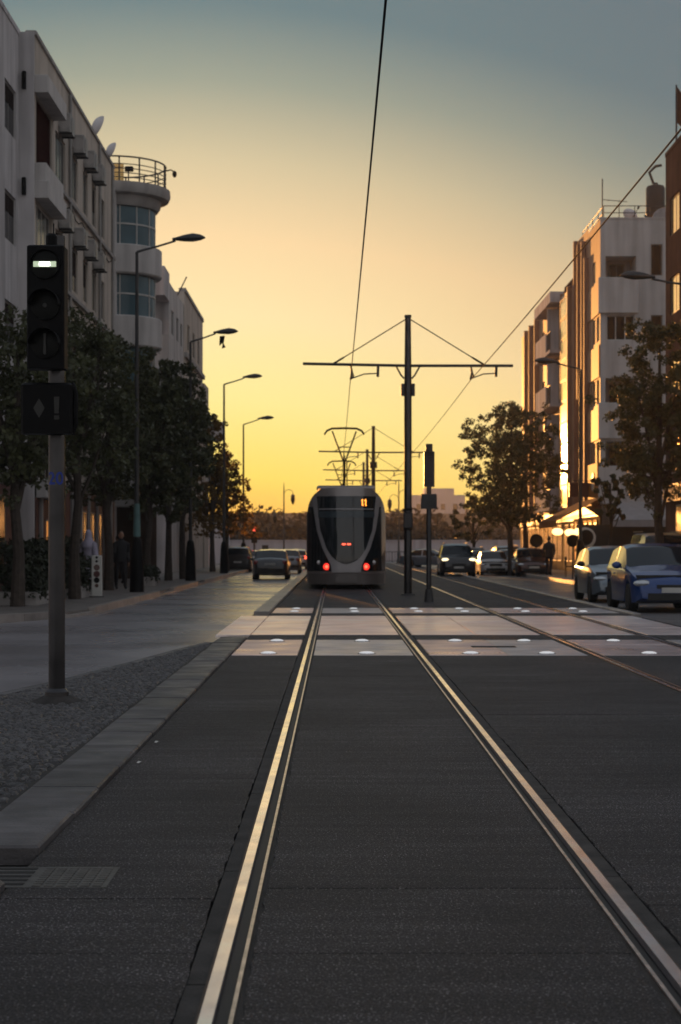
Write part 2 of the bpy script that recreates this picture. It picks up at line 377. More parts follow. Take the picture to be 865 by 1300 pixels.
for k in range(0, 10, 2):
    x0, x1 = edges[k], edges[k+1]
    jl, jr = k > 0, k < 8
    sm_ = [s + (0 if i < 2 or i > 6 else random.uniform(-.0, .25)*(1 if k != 4 else -1)) for i, s in enumerate(seams)]
    for i in range(len(sm_)-1): panel(x0, x1, sm_[i], sm_[i+1], M['asphalt'], jl=jl, jr=jr, z=random.uniform(-.002,.0))
    for y0, y1, t in zones:
        if t == 'a': panel(x0, x1, y0, y1, M['asphalt'], jl=jl, jr=jr, step=.6); continue
        m = M['pink'] if t == 'p' else None
        nr = 6 if t == 'p' else 3; nc = max(1, round((x1-x0)/.95))
        for r in range(nr):
            for c in range(nc):
                a0, a1 = x0+(x1-x0)*c/nc, x0+(x1-x0)*(c+1)/nc; b0, b1 = y0+(y1-y0)*r/nr, y0+(y1-y0)*(r+1)/nr
                mm = m or (M['pink2'] if k in (0, 6) or (k == 4 and c == 0) else M['stone'])
                q = MB().bbox(a0+.004, a1-.004, b0+.005, b1-.005, -.05, random.uniform(.001,.004), .006)
                q.build('paving_slab', mm, tw, fix=False)
# pale slabs at the crossing beyond the kerb line, left
for r in range(6):
    y0 = 27.5+7.5*r/6; q = MB().bbox(-1.9, -1.351, y0+.005, y0+7.5/6-.005, -.05, random.uniform(.0,.003), .006); q.build('paving_slab', M['pink'], tw, fix=False)
for xr, s in RAILS:
    # head, rusty edge, groove, lip, mastic on both sides
    def strip(x0, x1, z, name, m, y0=-6, y1=150, th=.03):
        a, b = min(x0,x1), max(x0,x1)
        return MB().box(a, b, y0, y1, z-th, z)
    rl = thing('tram_rail', None, None, kind='structure')
    strip(xr-.021, xr+.021, .004, '', None).build('rail_head', M['rail'], rl)
    e = strip(xr+s*.022, xr+s*.031, .0005, '', None); e.build('rail_edge', M['railrust'], rl)
    strip(xr-s*.0215, xr-s*.068, -.030, '', None, th=.02).build('groove', M['groove'], rl)
    strip(xr-s*.0685, xr-s*.082, .002, '', None).build('rail_lip', M['lip'], rl)
    g = MB(); 
    for side, wdt in ((s, (.0315, .108)), (-s, (.0825, .105))):   # filler strips, cast in lengths
        pass
    y = -6.0
    while y < 60:
        L = random.uniform(1.4, 2.6)
        a, b = xr+s*.0315, xr+s*.096; g.box(min(a,b), max(a,b), y, y+L-.012, -.05, -.006)
        y += L
    a, b = xr-s*.0825, xr-s*.108
    g.box(min(a,b), max(a,b), -6, 60, -.05, -.009)
    for side in (0,): g.box(xr-.105, xr-.09 if s > 0 else xr-.032, 60, 150, -.05, -.004)
    g.build('mastic_strip', M['mastic'], rl)
# studs at the crossing
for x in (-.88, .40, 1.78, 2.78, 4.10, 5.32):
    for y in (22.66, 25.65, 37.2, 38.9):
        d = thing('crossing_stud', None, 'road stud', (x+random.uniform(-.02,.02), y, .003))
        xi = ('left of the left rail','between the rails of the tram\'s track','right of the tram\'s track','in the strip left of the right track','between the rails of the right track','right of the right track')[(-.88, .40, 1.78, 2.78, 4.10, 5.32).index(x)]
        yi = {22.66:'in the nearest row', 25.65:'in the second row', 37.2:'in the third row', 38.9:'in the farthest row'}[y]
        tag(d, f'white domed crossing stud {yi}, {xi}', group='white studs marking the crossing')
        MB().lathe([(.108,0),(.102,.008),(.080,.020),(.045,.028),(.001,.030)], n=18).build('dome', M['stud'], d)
        MB().lathe([(.12,0),(.118,.004),(.103,.005)], n=18).build('base_ring', M['trimblack'], d)
MB().box(1.90,2.52,24.0,24.35,.0045,.006).build('drain_slot', M['slot'], tw)
# right kerb of the tramway
for k, y in enumerate(np.arange(14, 150, 1.0)):
    if 27 < y < 35: continue
    MB().bbox(6.005, 6.19, y+.004, y+.992, -.05, .05+random.uniform(-.003,.003), .018).build('kerb_stone', M['kerb2'], tw, fix=False)
# left kerb: broad concrete slabs, then stones on past the crossing
lk = [-6,-4,-2,0,2,4,5.6,7.10]; segs = list(zip(lk[:-1], lk[1:]))
ys = [7.88,8.93,9.86,10.84,11.9,12.8,13.75,14.7,15.7]; 
while ys[-1] < 25: ys.append(ys[-1]+random.uniform(.92,1.05))
ys.append(26.2); segs += list(zip(ys[:-1], ys[1:]))
for a, b in segs:
    h = .036+random.uniform(-.005,.004); q = MB().bbox(-1.74+random.uniform(-.008,.008), -1.345+random.uniform(-.006,.004), a+.006, b-.006, -.05, h, .012)
    q.build('kerb_slab', M['kerb'], tw, fix=False)
for a in np.arange(36.2, 150, 1.25):
    MB().bbox(-1.70, -1.37, a+.006, a+1.244, -.05, .055+random.uniform(-.004,.004), .015).build('kerb_stone', M['kerb2'], tw, fix=False)
for i in range(0):     # kerb end turning left at the crossing
    a = -1.75-.34*i; MB().bbox(a-.33, a-.004, 26.0-.22*i-.35, 26.0-.22*i, -.05, .035, .012).build('kerb_slab', M['kerb2'], tw, fix=False)
# drain cover across the kerb gap
dr = thing('drain_cover', 'rectangular iron drain grating set in the gap of the kerb, bottom left', 'drain cover', (-1.27, 7.34, .0))
MB().box(-.47,.33,-.23,.23,-.05,.0015).build('drain_frame', M['iron'], dr)
g = MB()
for i in range(6):
    for j in range(9): g.box(.02+i*.05,.056+i*.05,-.21+j*.047,-.174+j*.047,.0015,.005)
g.build('tread_plate', M['iron'], dr)
for j in range(5): MB().box(-.42,-.02,-.18+j*.085,-.135+j*.085,.0018,.0035).build('grate_slot', M['slot'], dr)

for (px, py, nm, lab) in ((200,943,'paper_scrap','tiny pale scrap of paper lying by the kerb, farther one'),(178,969,'paper_scrap','tiny pale scrap of paper lying by the kerb, nearer one'),(373,761,'paper_scrap','small white scrap on the track bed left of the tram')):
    x, y = G(px, py); t = thing(nm, lab, 'litter', (x, y, .003), random.uniform(0,3)); MB().add([(-.02,-.012,0),(.0,-.014,.010),(.022,-.01,.002),(.02,.012,.006),(-.002,.014,.012),(-.022,.01,.002)], [(0,1,4,5),(1,2,3,4)]).build('scrap', M['signwhite'], t, fix=False)
# cobbled island
isl = struct('traffic_island')
IP = [(-1.745,-6),(-1.745,25.2),(-2.05,23.2),(-2.35,20.8),(-2.75,18.0),(-3.15,16.0),(-3.6,14.2),(-4.4,12.0),(-5,9),(-5,-6)]
MB().prism(IP[::-1], -.05, .004).build('mortar_bed', M['grout'], isl)
def xleft(y):
    pts = IP[1:]
    for (xa, ya), (xb, yb) in zip(pts[:-1], pts[1:]):
        if yb <= y <= ya: return xa+(xb-xa)*(ya-y)/max(1e-6, ya-yb)
    return -1.75
for (xa, ya), (xb, yb) in zip(IP[1:9], IP[2:9]):      # flush edge stones
    L = math.hypot(xb-xa, yb-ya); d = ((xb-xa)/L, (yb-ya)/L); nn = max(1, int(L/.9))
    for i in range(nn):
        p0 = (xa+d[0]*(L*i/nn+.01), ya+d[1]*(L*i/nn+.01)); p1 = (xa+d[0]*(L*(i+1)/nn-.01), ya+d[1]*(L*(i+1)/nn-.01)); nx, ny = -d[1]*.14, d[0]*.14
        MB().prism([p0, p1, (p1[0]-nx, p1[1]-ny), (p0[0]-nx, p0[1]-ny)], -.05, .012).build('edge_stone', M['kerb'], isl)
cob = []
y = 7.9
while y < 25:
    rowh = .072*random.uniform(.85,1.15); x = -1.76-random.uniform(0,.04)
    while x > max(xleft(y)+.02, -VX/F*y-.4):
        ww = random.uniform(.055,.10); cob.append((x-ww, x-.010, y+random.uniform(-.008,.008), y+rowh-.010)); x -= ww
    y += rowh
cob.sort(key=lambda c: c[2])
def cobble(g, x0, x1, y0, y1):
    h = random.uniform(.008,.022); j = lambda: random.uniform(-.008,.008); t = .016; zt = lambda: h+random.uniform(-.005,.005)
    b = [(x0+j(),y0+j(),0),(x1+j(),y0+j(),0),(x1+j(),y1+j(),0),(x0+j(),y1+j(),0)]
    u = [(b[0][0]+t,b[0][1]+t,zt()),(b[1][0]-t,b[1][1]+t,zt()),(b[2][0]-t,b[2][1]-t,zt()),(b[3][0]+t,b[3][1]-t,zt())]
    cx, cy = (x0+x1)/2, (y0+y1)/2
    g.add(b+u+[(cx,cy,h+.005)], [(0,1,5,4),(1,2,6,5),(2,3,7,6),(3,0,4,7),(4,5,8),(5,6,8),(6,7,8),(7,4,8)])
for c in cob[:300]:
    g = MB(); cobble(g, *c); g.build('cobblestone', M['cobble'], isl, fix=False)
g = MB()
for c in cob[300:]: cobble(g, *c)
tag(g.build('cobblestone_field', M['cobble'], isl, fix=False), kind='stuff')

# pavements
lp = struct('left_pavement')
LPoly = [(-9.2,31.6),(-6.9,31.6),(-6.3,32.3),(-5.4,35.0),(-5.2,36.6),(-5.15,150),(-40,150),(-40,31.6)]
MB().prism(LPoly, -.1, .09).build('paving', M['pave'], lp)
kl = [(-9.2,31.45),(-6.9,31.45),(-6.25,32.2),(-5.3,34.9),(-5.08,36.6),(-5.02,55),(-4.98,90),(-5.0,148)]
for (xa, ya), (xb, yb) in zip(kl[:-1], kl[1:]):
    L = math.hypot(xb-xa, yb-ya); nn = max(1, round(L/1.05)); d = ((xb-xa)/L, (yb-ya)/L); n_ = (-d[1]*.15, d[0]*.15)
    for i in range(nn):
        a, b = L*i/nn+.008, L*(i+1)/nn-.008; yy = ya+d[1]*(a+b)/2
        h = .03 if (49.5 < yy < 53.5 or 64 < yy < 67 or 34.4 < yy < 36.6) else .125
        p0 = (xa+d[0]*a, ya+d[1]*a); p1 = (xa+d[0]*b, ya+d[1]*b)
        MB().prism([p0, p1, (p1[0]+n_[0], p1[1]+n_[1]), (p0[0]+n_[0], p0[1]+n_[1])], -.06, h+random.uniform(-.006,.006)).build('kerb_stone', M['kerb2'], lp)
rp = struct('right_pavement')
MB().prism([(9.2,20),(40,20),(40,150),(9.2,150)][::1], -.1, .09).build('paving', M['pave'], rp)
for a in np.arange(30, 146, 1.05): MB().bbox(9.03,9.195,a+.006,a+1.044,-.06,.12+random.uniform(-.005,.005),.015).build('kerb_stone', M['kerb2'], rp, fix=False)

# ------------------------------------------------------------------ overhead line
POLES = [(2.10, 50.0, 402), (2.12, 96.0, 540), (2.2, 119.0, 568), (2.25, 137.0, 585)]
plab = ['nearest tall overhead line mast with crossarm, beside the back of the tram',
        'second overhead line mast, rising behind the tram roof', 'third overhead line mast, thin between its neighbours behind the tram', 'farthest overhead line mast behind the tram']
for i, (x, y, _) in enumerate(POLES):
    t = thing('overhead_mast', plab[i], 'overhead mast', (x, y, 0), group='masts of the overhead line')
    HT = 8.03
    MB().tube([(0,0,0),(0,0,5.9),(0,0,HT)], [.115,.108,.085], 12).build('mast_pole', M['galv'], t)
    MB().bbox(-.2,.2,-.2,.2,0,.05,.01).build('base_plate', M['darkpole'], t)
    MB().lathe([(.0,HT+.06),(.10,HT+.05),(.10,HT-.02)], n=12).build('mast_cap', M['darkpole'], t)
    MB().tube([(-3.03,0,6.68),(0,0,6.62),(3.03,0,6.62)], .042, 8).build('crossarm', M['darkpole'], t)
    for s in (-1, 1):
        MB().tube([(s*.08,0,7.95),(s*1.85,0,6.86)], .017, 6).tube([(s*1.85,0,6.86),(s*2.2,0,6.65)], .03, 6).build('stay_rod', M['wire'], t)
        MB().tube([(s*.11,0,6.25),(s*.2,0,6.35),(s*.34,0,6.6)], .028, 6).build('arm_brace', M['darkpole'], t)
        MB().bbox(s*.15-.05,s*.15+.05,-.08,.08,5.75,6.1,.01).build('bracket_box', M['darkpole'], t)
    for s, xa, xb in ((-1, -1.66, -.85), (1, 1.80, 2.55)):      # registration arms
        if s < 0: xa, xb = -1.66, -.86
        zc = 6.22
        hd = MB().tube([(xa,0,6.64),(xa+.05,0,6.45),(xa,0,zc)], .032, 6).tube([(xa+.02,0,6.5),(xa+.09,0,6.33),(xa+.02,0,6.24)], .03, 6)
        hd.build('hanger', M['darkpole'], t)
        MB().tube([(xb,0,6.64),(xb-.01,0,6.3)], .045, 6).tube([(xb-.02,0,6.4),((xa+xb)/2,0,6.38),(xa+.05,0,6.26)], .02, 6).build('registration_arm', M['darkpole'], t)
    MB().bbox(-.13,.13,-.14,.10,1.95,2.38,.02).build('switch_box', M['galv'], t)
    MB().lathe([(.125,0),(.125,.25)], (0,0,1.86), 12).build('clamp_band', M['wire'], t); MB().lathe([(.125,0),(.125,.06)], (0,0,2.44), 12).build('clamp_band', M['wire'], t)
def contact(x, label):
    pts = []; ys = [-6, 4, 50, 96, 119, 137, 170]
    for a, b in zip(ys[:-1], ys[1:]):
        z0 = 6.22; pts += arc((x, a, z0), (x, b, z0), .10*((b-a)/46)**2, 10)[:-1]
    pts.append(Vector((x, 170, 6.22)))
    tag(MB().tube(pts, .012, 6).build('contact_wire', M['wire']), label, 'overhead wire')
contact(.44, 'black contact wire hanging over the left track, above the tram')
contact(3.92, 'black contact wire hanging over the right track, passing the right hand roofs')

# slim signal post between the tracks, seen from behind
t = thing('signal_post', 'slim grey post carrying two dark signal boxes seen from behind, between the tracks', 'signal post', (2.38, 44.0, 0))
MB().tube([(0,0,0),(0,0,4.0)], .065, 12).build('post', M['galv'], t)
MB().tube([(0,0,0),(0,0,.32)], [.12,.09], 12).build('base_collar', M['darkpole'], t)
MB().bbox(-.13,.14,-.1,.14,2.92,3.82,.02).build('signal_box', M['darkpole'], t)
MB().tube([(.0,-.13,3.80),(.0,-.13,4.0)], .09, 10).build('top_bracket', M['darkpole'], t)
MB().bbox(-.2,.2,-.08,.12,2.36,2.74,.02).build('signal_box', M['darkpole'], t)
for z in (3.05, 3.62): MB().bbox(-.08,.08,-.14,-.06,z,z+.07,.01).build('clamp', M['darkpole'], t)

# foreground signal post
SX, SY = -2.49, 15.5
t = thing('tram_signal', 'tall steel pole with black tram signal head showing a lit white bar, left foreground', 'tram signal', (SX, SY, .004))
zz = lambda py: PZ(py, SY)-.004
MB().tube([(0,0,0),(0,0,zz(300))], .074, 24).build('pole', M['galv'], t)
MB().lathe([(.11,.0),(.105,.10),(.078,.13)], n=24).build('pole_foot', M['galv'], t)
g = MB(); n = 26
for i in range(n): pass
g.lathe([(.27,-.02),(.22,.015),(.16,.04),(.10,.07),(.07,.075)], n=22); g.v = [(x*(1+.12*math.sin(5*math.atan2(y,x))), y*(1+.1*math.cos(3*math.atan2(y,x))), z) for x, y, z in g.v]
g.build('mortar_collar', M['mastic'], t)
hx = PX(61.5, SY-.15)-SX; W = .165
hd = MB().bbox(hx-W, hx+W, -.30, -.085, zz(472), zz(318), .012).build('signal_housing', M['black'], t)
for py, kind in ((343,'bar'), (394,'dot'), (442,'vert')):
    z = zz(py); yv = -.301
    ln = MB().lathe([(.125,.0),(.125,-.02),(.105,-.024),(.0,-.030)], (hx, yv, z), 24, ax='y').build('signal_lens', M['lens'], t)
    g = MB()                                               # open hood above the lens
    for k in range(13):
        a = math.pi*k/12; c, s_ = math.cos(a), math.sin(a)
        for rr, d in ((.135, 0), (.135, -.15), (.128, -.15), (.128, 0)): g.v.append((hx+rr*c, yv+d*(1 if kind != 'bar' else .35), z+rr*s_))
    for k in range(12):
        for q in range(3): g.f.append((k*4+q, k*4+q+1, k*4+4+q+1, k*4+4+q)); g.m.append(0); g.sm.append(False)
    g.build('lens_hood', M['black'], t)
    if kind == 'bar':
        MB().bbox(hx-.10, hx+.10, yv-.045, yv-.03, z-.024, z+.024, .004).build('lit_bar', M['lit'], t)
        MB().bbox(hx-.045, hx+.045, yv-.052, yv-.0455, z-.016, z+.016, .004).build('lit_bar_core', M['lithot'], t)
    elif kind == 'dot': MB().lathe([(.022,0),(.018,-.006)], (hx, yv-.028, z), 14, ax='y').build('dot_symbol', M['lensgrey'], t)
    else: MB().bbox(hx-.013, hx+.013, yv-.042, yv-.03, z-.09, z+.09, .003).build('bar_symbol', M['lensgrey'], t)
MB().tube([(hx+.03,-.16,zz(318)),(hx+.03,-.16,zz(304))], .05, 14).tube([(hx+.03,-.16,zz(304)),(hx+.03,-.16,zz(301))], [.05,.035], 14).tube([(hx+.05,-.16,zz(301)),(hx+.05,-.16,zz(288))], .006, 6).build('top_buzzer', M['black'], t)
for py in (330, 460): MB().bbox(-.05,.05,-.10,.08,zz(py)-.03,zz(py)+.03,.008).build('mounting_bracket', M['black'], t)
bx0, bx1 = PX(33, SY)-SX, PX(97, SY)-SX
MB().bbox(bx0, bx1, -.26, -.08, zz(553), zz(489), .02).build('lower_box', M['black'], t)
MB().tube([(bx1-.02,-.17,zz(553)),(bx1+.012,-.17,zz(540)),(bx1+.012,-.17,zz(500)),(bx1-.02,-.17,zz(489))], .03, 8).build('box_side_hood', M['black'], t)
cx, cz = PX(56, SY)-SX, zz(521)
MB().plate([(cx-.05,cz),(cx,cz-.085),(cx+.05,cz),(cx,cz+.085)][::-1], -.262, -.2595).build('diamond_symbol', M['lensgrey'], t)
cx = PX(78, SY)-SX
MB().plate([(cx-.024,cz+.10),(cx+.024,cz+.10),(cx+.018,cz-.045),(cx-.018,cz-.045)], -.264, -.2595).plate([(cx-.022,cz-.065),(cx+.022,cz-.065),(cx+.022,cz-.10),(cx-.022,cz-.10)], -.264, -.2595).build('exclamation_symbol', M['lensgrey'], t)
def text_mesh(txt, size):
    cu = bpy.data.curves.new('t', 'FONT'); cu.body = txt; cu.size = size; cu.align_x = 'CENTER'; cu.extrude = .0; cu.offset = .003
    ob = bpy.data.objects.new('t', cu); COL.objects.link(ob); dg = bpy.context.evaluated_depsgraph_get()
    me = bpy.data.meshes.new_from_object(ob.evaluated_get(dg)); bpy.data.objects.remove(ob); bpy.data.curves.remove(cu); return me
me = text_mesh('20', .155); bm = bmesh.new(); bm.from_mesh(me)
bmesh.ops.triangulate(bm, faces=bm.faces)
for _ in range(2): bmesh.ops.subdivide_edges(bm, edges=[e for e in bm.edges if e.calc_length() > .012], cuts=2)
for v in bm.verts:
    a = v.co.x/.0745; z = v.co.y; v.co = Vector((.0755*math.sin(a), -.0755*math.cos(a), z))
bm.to_mesh(me); bm.free(); me.materials.append(M['bluepaint'])
nm = bpy.data.objects.new('painted_number', me); COL.objects.link(nm); nm.parent = t; nm.location = (0, 0, zz(615))

# ------------------------------------------------------------------ street lamps
def cobra(x, y, zarm, reach, label, zbase=.09, rise=.38, wrap=False, fat=True):
    t = thing('street_lamp', label, 'street lamp', (x, y, zbase), group='single arm street lamps')
    s = 1 if reach > 0 else -1; z = zarm-zbase
    MB().tube([(0,0,0),(0,0,1.4),(0,0,z)], [.085,.075,.045], 10).build('lamp_post', M['darkpole'], t)
    pts = [(0,0,z),(reach*.12,0,z+.06),(reach*.4,0,z+rise*.45),(reach*.72,0,z+rise*.85)]
    MB().tube(pts, [.04,.035,.03,.03], 8).build('lamp_arm', M['darkpole'], t)
    hx0, hz = reach*.66, z+rise*.82
    g = MB(); L = .95
    vs = []
    for k, (u, wv, h) in enumerate(((0,.05,.05),(.12,.08,.07),(.35,.14,.13),(.62,.16,.17),(.85,.12,.12),(1,.03,.03))):
        for j in range(10):
            a = 2*math.pi*j/10; zz_ = math.sin(a)*h*(.9 if math.sin(a) > 0 else .55)
            vs.append((hx0+s*L*u, math.cos(a)*wv, hz+.05+u*.05+zz_))
    g.add(vs, [(i*10+k, i*10+(k+1) % 10, (i+1)*10+(k+1) % 10, (i+1)*10+k) for i in range(5) for k in range(10)]+[tuple(range(10)), tuple(range(59,49,-1))], 0, True)
    g.build('lamp_head', M['darkpole'], t)
    if fat: MB().lathe([(.21,0),(.20,.5),(.17,1.2),(.13,1.5),(.08,1.56)], n=12).build('base_sleeve', M['black'], t)
    if wrap: MB().lathe([(.11,1.6),(.10,2.1),(.085,2.55)], n=12).build('paper_wrap', M['wrap'], t)
    return t
cobra(-5.72, 50.0, 9.9, 1.55, 'nearest left street lamp with a teal paper wrap round its post', wrap=True)
t2 = cobra(-5.55, 66.5, 9.25, 1.33, 'second left street lamp with ragged cloth hanging from its head')
MB().add([(1.12,0,9.48-.09),(1.32,.02,9.5-.09),(1.27,.03,9.2-.09),(1.35,.0,9.05-.09),(1.2,.02,9.0-.09),(1.23,.05,9.22-.09),(1.1,.02,9.1-.09)], [(0,1,2,5),(2,3,4,5),(0,5,6)]).build('hanging_rag', M['black'], t2, fix=False)
cobra(-5.45, 85.0, 9.35, 1.4, 'third street lamp on the left, standing clear against the glowing sky')
cobra(-5.45, 103.0, 8.65, 1.3, 'farthest single arm street lamp on the left, small against the sky')
cobra(9.7, 47.0, 8.45, -1.55, 'street lamp reaching in from the right edge in front of the pink building', rise=.25)
cobra(9.62, 68.0, 8.35, -1.3, 'right street lamp in front of the golden lit stairwell', rise=.3)
def lantern_post(x, y, top, label, arms):
    t = thing('lantern_post', label, 'lantern post', (x, y, 0))
    MB().tube([(0,0,0),(0,0,.9),(0,0,top)], [.13,.09,.05], 10).build('post', M['darkpole'], t)
    MB().lathe([(.2,0),(.2,.25),(.12,.4),(.15,.8),(.09,.95)], n=10).build('post_base', M['darkpole'], t)
    MB().tube([(0,0,top),(0,0,top+.5)], [.05,.01], 6).build('finial', M['darkpole'], t)
    for s, z in arms:
        MB().tube([(0,0,z),(s*.15,0,z+.25),(s*.45,0,z+.38),(s*.75,0,z+.2),(s*.78,0,z)], .028, 6).build('scroll_arm', M['darkpole'], t)
        l = MB().lathe([(.0,z),(.12,z-.08),(.2,z-.25),(.16,z-.32)], (s*.78,0,0), 8, smooth=False).build('lantern_cap', M['darkpole'], t)
        MB().lathe([(.16,z-.32),(.2,z-.5),(.1,z-.85),(.03,z-.95)], (s*.78,0,0), 8, smooth=False).build('lantern_glass', M['lens'], t)
        # lantern frame
    return t
lantern_post(-4.45, 150.5, 6.5, 'ornate post with two hanging lanterns at the end of the left road', ((1, 6.0), (-1, 4.35)))
lantern_post(5.45, 148.5, 6.7, 'ornate double lantern post right of the mast, before the white wall', ((1, 5.9), (-1, 5.5)))

# ------------------------------------------------------------------ tram
def make_tram(y0, label, full=True):
    t = thing('tram', label, 'tram', (.367, y0, 0))
    zb, zt, HW, L = .16, 3.33, 1.325, 32.0
    def hw(z):
        if z > 2.55: q = min(1, (z-2.55)/(zt-2.55)); return HW-.03-(.62*(1-math.sqrt(max(0, 1-q**2.2)))+.06*q)
        if z < .45: return HW-.05*(.45-z)/.3
        return HW-.015*abs(z-1.5)
    def nose(x, z):                                   # depth of the rear face
        u = abs(x)/HW; r = 1.0*u**3.2+ .16*u*u
        return r+.20*max(0, z-1.0)**1.35*.42+(.05 if z < .55 else 0)
    zs = list(np.linspace(zb, 2.5, 14))+list(np.linspace(2.6, zt-.08, 8))+[zt-.035, zt]
    ring = lambda y, k=1.0: [( hw(z)*k, y, z) for z in zs]+[(-hw(z)*k, y, z) for z in reversed(zs)]
    # rear face as a height field
    def strip(xl, xr, zl, off, m, name, par=t, nx=10, sk=None):
        g = MB(); vs = []
        for z in zl:
            a, b = xl(z), xr(z)
            for i in range(nx+1):
                x = a+(b-a)*i/nx; vs.append((x, nose(x, z)-off, z))
        g.add(vs, [(r*(nx+1)+i, r*(nx+1)+i+1, (r+1)*(nx+1)+i+1, (r+1)*(nx+1)+i) for r in range(len(zl)-1) for i in range(nx)], 0, True)
        return g.build(name, m, par)
    strip(lambda z: -hw(z), lambda z: hw(z), zs, 0, M['tramgrey'], 'rear_shell', nx=28)
    # side shell: bands running back along the body
    ys = [nose(HW, 1.5), 2.2, 6, 8]
    secs = [(1.2, 7.6), (8.1, 12.4), (12.9, 19.4), (19.9, 24.2), (24.7, 31.2)]
    for (a, b) in secs:
        g = MB(); vs = []
        for z in zs:
            for s in (1, -1):
                ya = (nose(hw(z), z) if a < 2 else a)
                vs += [(s*hw(z), ya, z), (s*hw(z), b, z)]
        fs = []
        for i in range(len(zs)-1):
            o = i*4; fs += [(o, o+1, o+5, o+4), (o+2, o+3, o+7, o+6)]
        o = (len(zs)-1)*4; fs.append((o, o+1, o+3, o+2)); fs.append((1, 3, 2, 0))
        g.add(vs, fs, 0, True); bd = g.build('body_section', M['tramgrey'], t)
        if a > 2:
            g = MB().plate([(-hw(z)+.01, z) for z in zs]+[(hw(z)-.01, z) for z in reversed(zs)], a, a+.02); g.build('section_end', M['tramdark'], t)
        for s in (1, -1):                              # window band and doors on each side
            MB().box(s*(HW-.02), s*(HW+.006), max(a, 1.6)+.15, b-.15, 1.05, 2.45).build('side_window', M['tramglass'], t)
            if b-a > 5:
                d = MB().box(s*(HW-.02), s*(HW+.014), (a+b)/2-.65, (a+b)/2+.65, .35, 2.5).build('door', M['tramglass'], t)
    for a in (7.6, 12.4, 19.4, 24.2): MB().box(-1.15, 1.15, a, a+.5, .4, 3.1).build('bellows', M['black'], t)
    MB().plate([(-hw(z), z) for z in zs]+[(hw(z), z) for z in reversed(zs)], 31.2, 31.6).build('front_end', M['tramgrey'], t)
    MB().bbox(-1.0, 1.0, 2.5, 30.5, zt, zt+.16, .06).build('roof_equipment', M['tramdark'], t)
    for y in (2.8, 15.5, 28.2):
        for s in (-1, 1):
            for dy in (-.8, .8): MB().lathe([(.29,-.06),(.29,.06)], (s*.75, y+dy, .29), 16, ax='x').build('wheel', M['tyre'], t)
        MB().box(-.6,.6,y-1.1,y+1.1,.12,.45).build('bogie', M['black'], t)
    # side glass corners, u-shaped light band, rear window
    def U(c, wtop, z0, ztop, pw):
        return lambda z: wtop*min(1, max(0, (z-z0)/(ztop-z0)))**pw+c*0
    IT = [(.83,0),(.86,.16),(.95,.34),(1.1,.50),(1.34,.65),(1.95,.86),(2.95,.97),(3.1,.98)]
    OT = [(.53,.47),(.79,.50),(.95,.58),(1.34,.78),(1.95,.97),(2.5,1.06),(3.1,1.14)]
    ui = lambda z: interp(IT, z)
    uo = lambda z: interp(OT, z)
    zc = list(np.linspace(.60, 2.72, 20))
    for s in (1, -1):
        g = strip(lambda z: s*(uo(z)+.01), lambda z: s*(hw(z)-.012), zc, .008, M['tramglass'], 'corner_panel', nx=8)
    zu = list(np.linspace(.56, 3.06, 40))
    for s in (1, -1):
        strip(lambda z: s*ui(z), lambda z: s*uo(z), zu, .014, M['tramlight'], 'light_band', nx=6)
    zw = [.832,.845,.86,.9,.95]+list(np.linspace(1.02, 3.06, 30))
    strip(lambda z: -ui(z)+.0, lambda z: ui(z)-.0, zw, .020, M['tramglass'], 'rear_window', nx=14)
    strip(lambda z: -.93, lambda z: .93, [2.36,2.45,2.56], .026, M['tramtint'], 'window_tint_band', nx=14)
    strip(lambda z: -.90, lambda z: .90, [2.62,2.65], .030, M['tramlight'], 'window_rail', nx=14)
    strip(lambda z: -1.26, lambda z: 1.26, [.17,.3,.42,.52], .030, M['tramdark'], 'bumper', nx=20)
    MB().box(-.35,.35,nose(0,.3)-.10,nose(0,.3)+.05,.22,.40).build('coupler_cover', M['tramdark'], t)
    if full:
        for s in (1, -1):
            x = s*.645; z = .745; y = nose(x, z)
            l = MB().lathe([(.115,0),(.11,-.04),(.075,-.05)], (x, y, z), 18, ax='y').build('tail_light', M['taillit'], t)
            MB().ball((x, y-.05, z), (.055,.02,.055)).build('lamp_core', M['taillithot'], l)
            x = s*.90; z = .88; y = nose(x, z)
            MB().lathe([(.075,0.02),(.07,-.03),(.0,-.045)], (x, y, z), 14, ax='y').build('marker_light', M['headl'], t)
        for s in (1, -1):
            MB().bbox(s*.085-.06, s*.085+.06, nose(0,1.47)-.05, nose(0,1.47)-.022, 1.455, 1.505, .006).build('brake_light', M['taillithot'], t)
        nx0 = .50                                     # route display reads 11
        for k in range(2):
            x = .525+k*.105; yy = nose(x, 2.86)-.035
            MB().box(x-.012, x+.02, yy, yy+.012, 2.74, 2.96).box(x-.035, x-.012, yy, yy+.012, 2.90, 2.93).box(x-.035, x+.04, yy, yy+.012, 2.74, 2.765).build('display_digit', M['led'], t)
    else: pass
    # mirror cameras and roof fairing
    MB().bbox(-.95,.95,.75,2.4,zt-.01,zt+.05,.02).build('roof_fairing', M['tramgrey'], t)
    return t
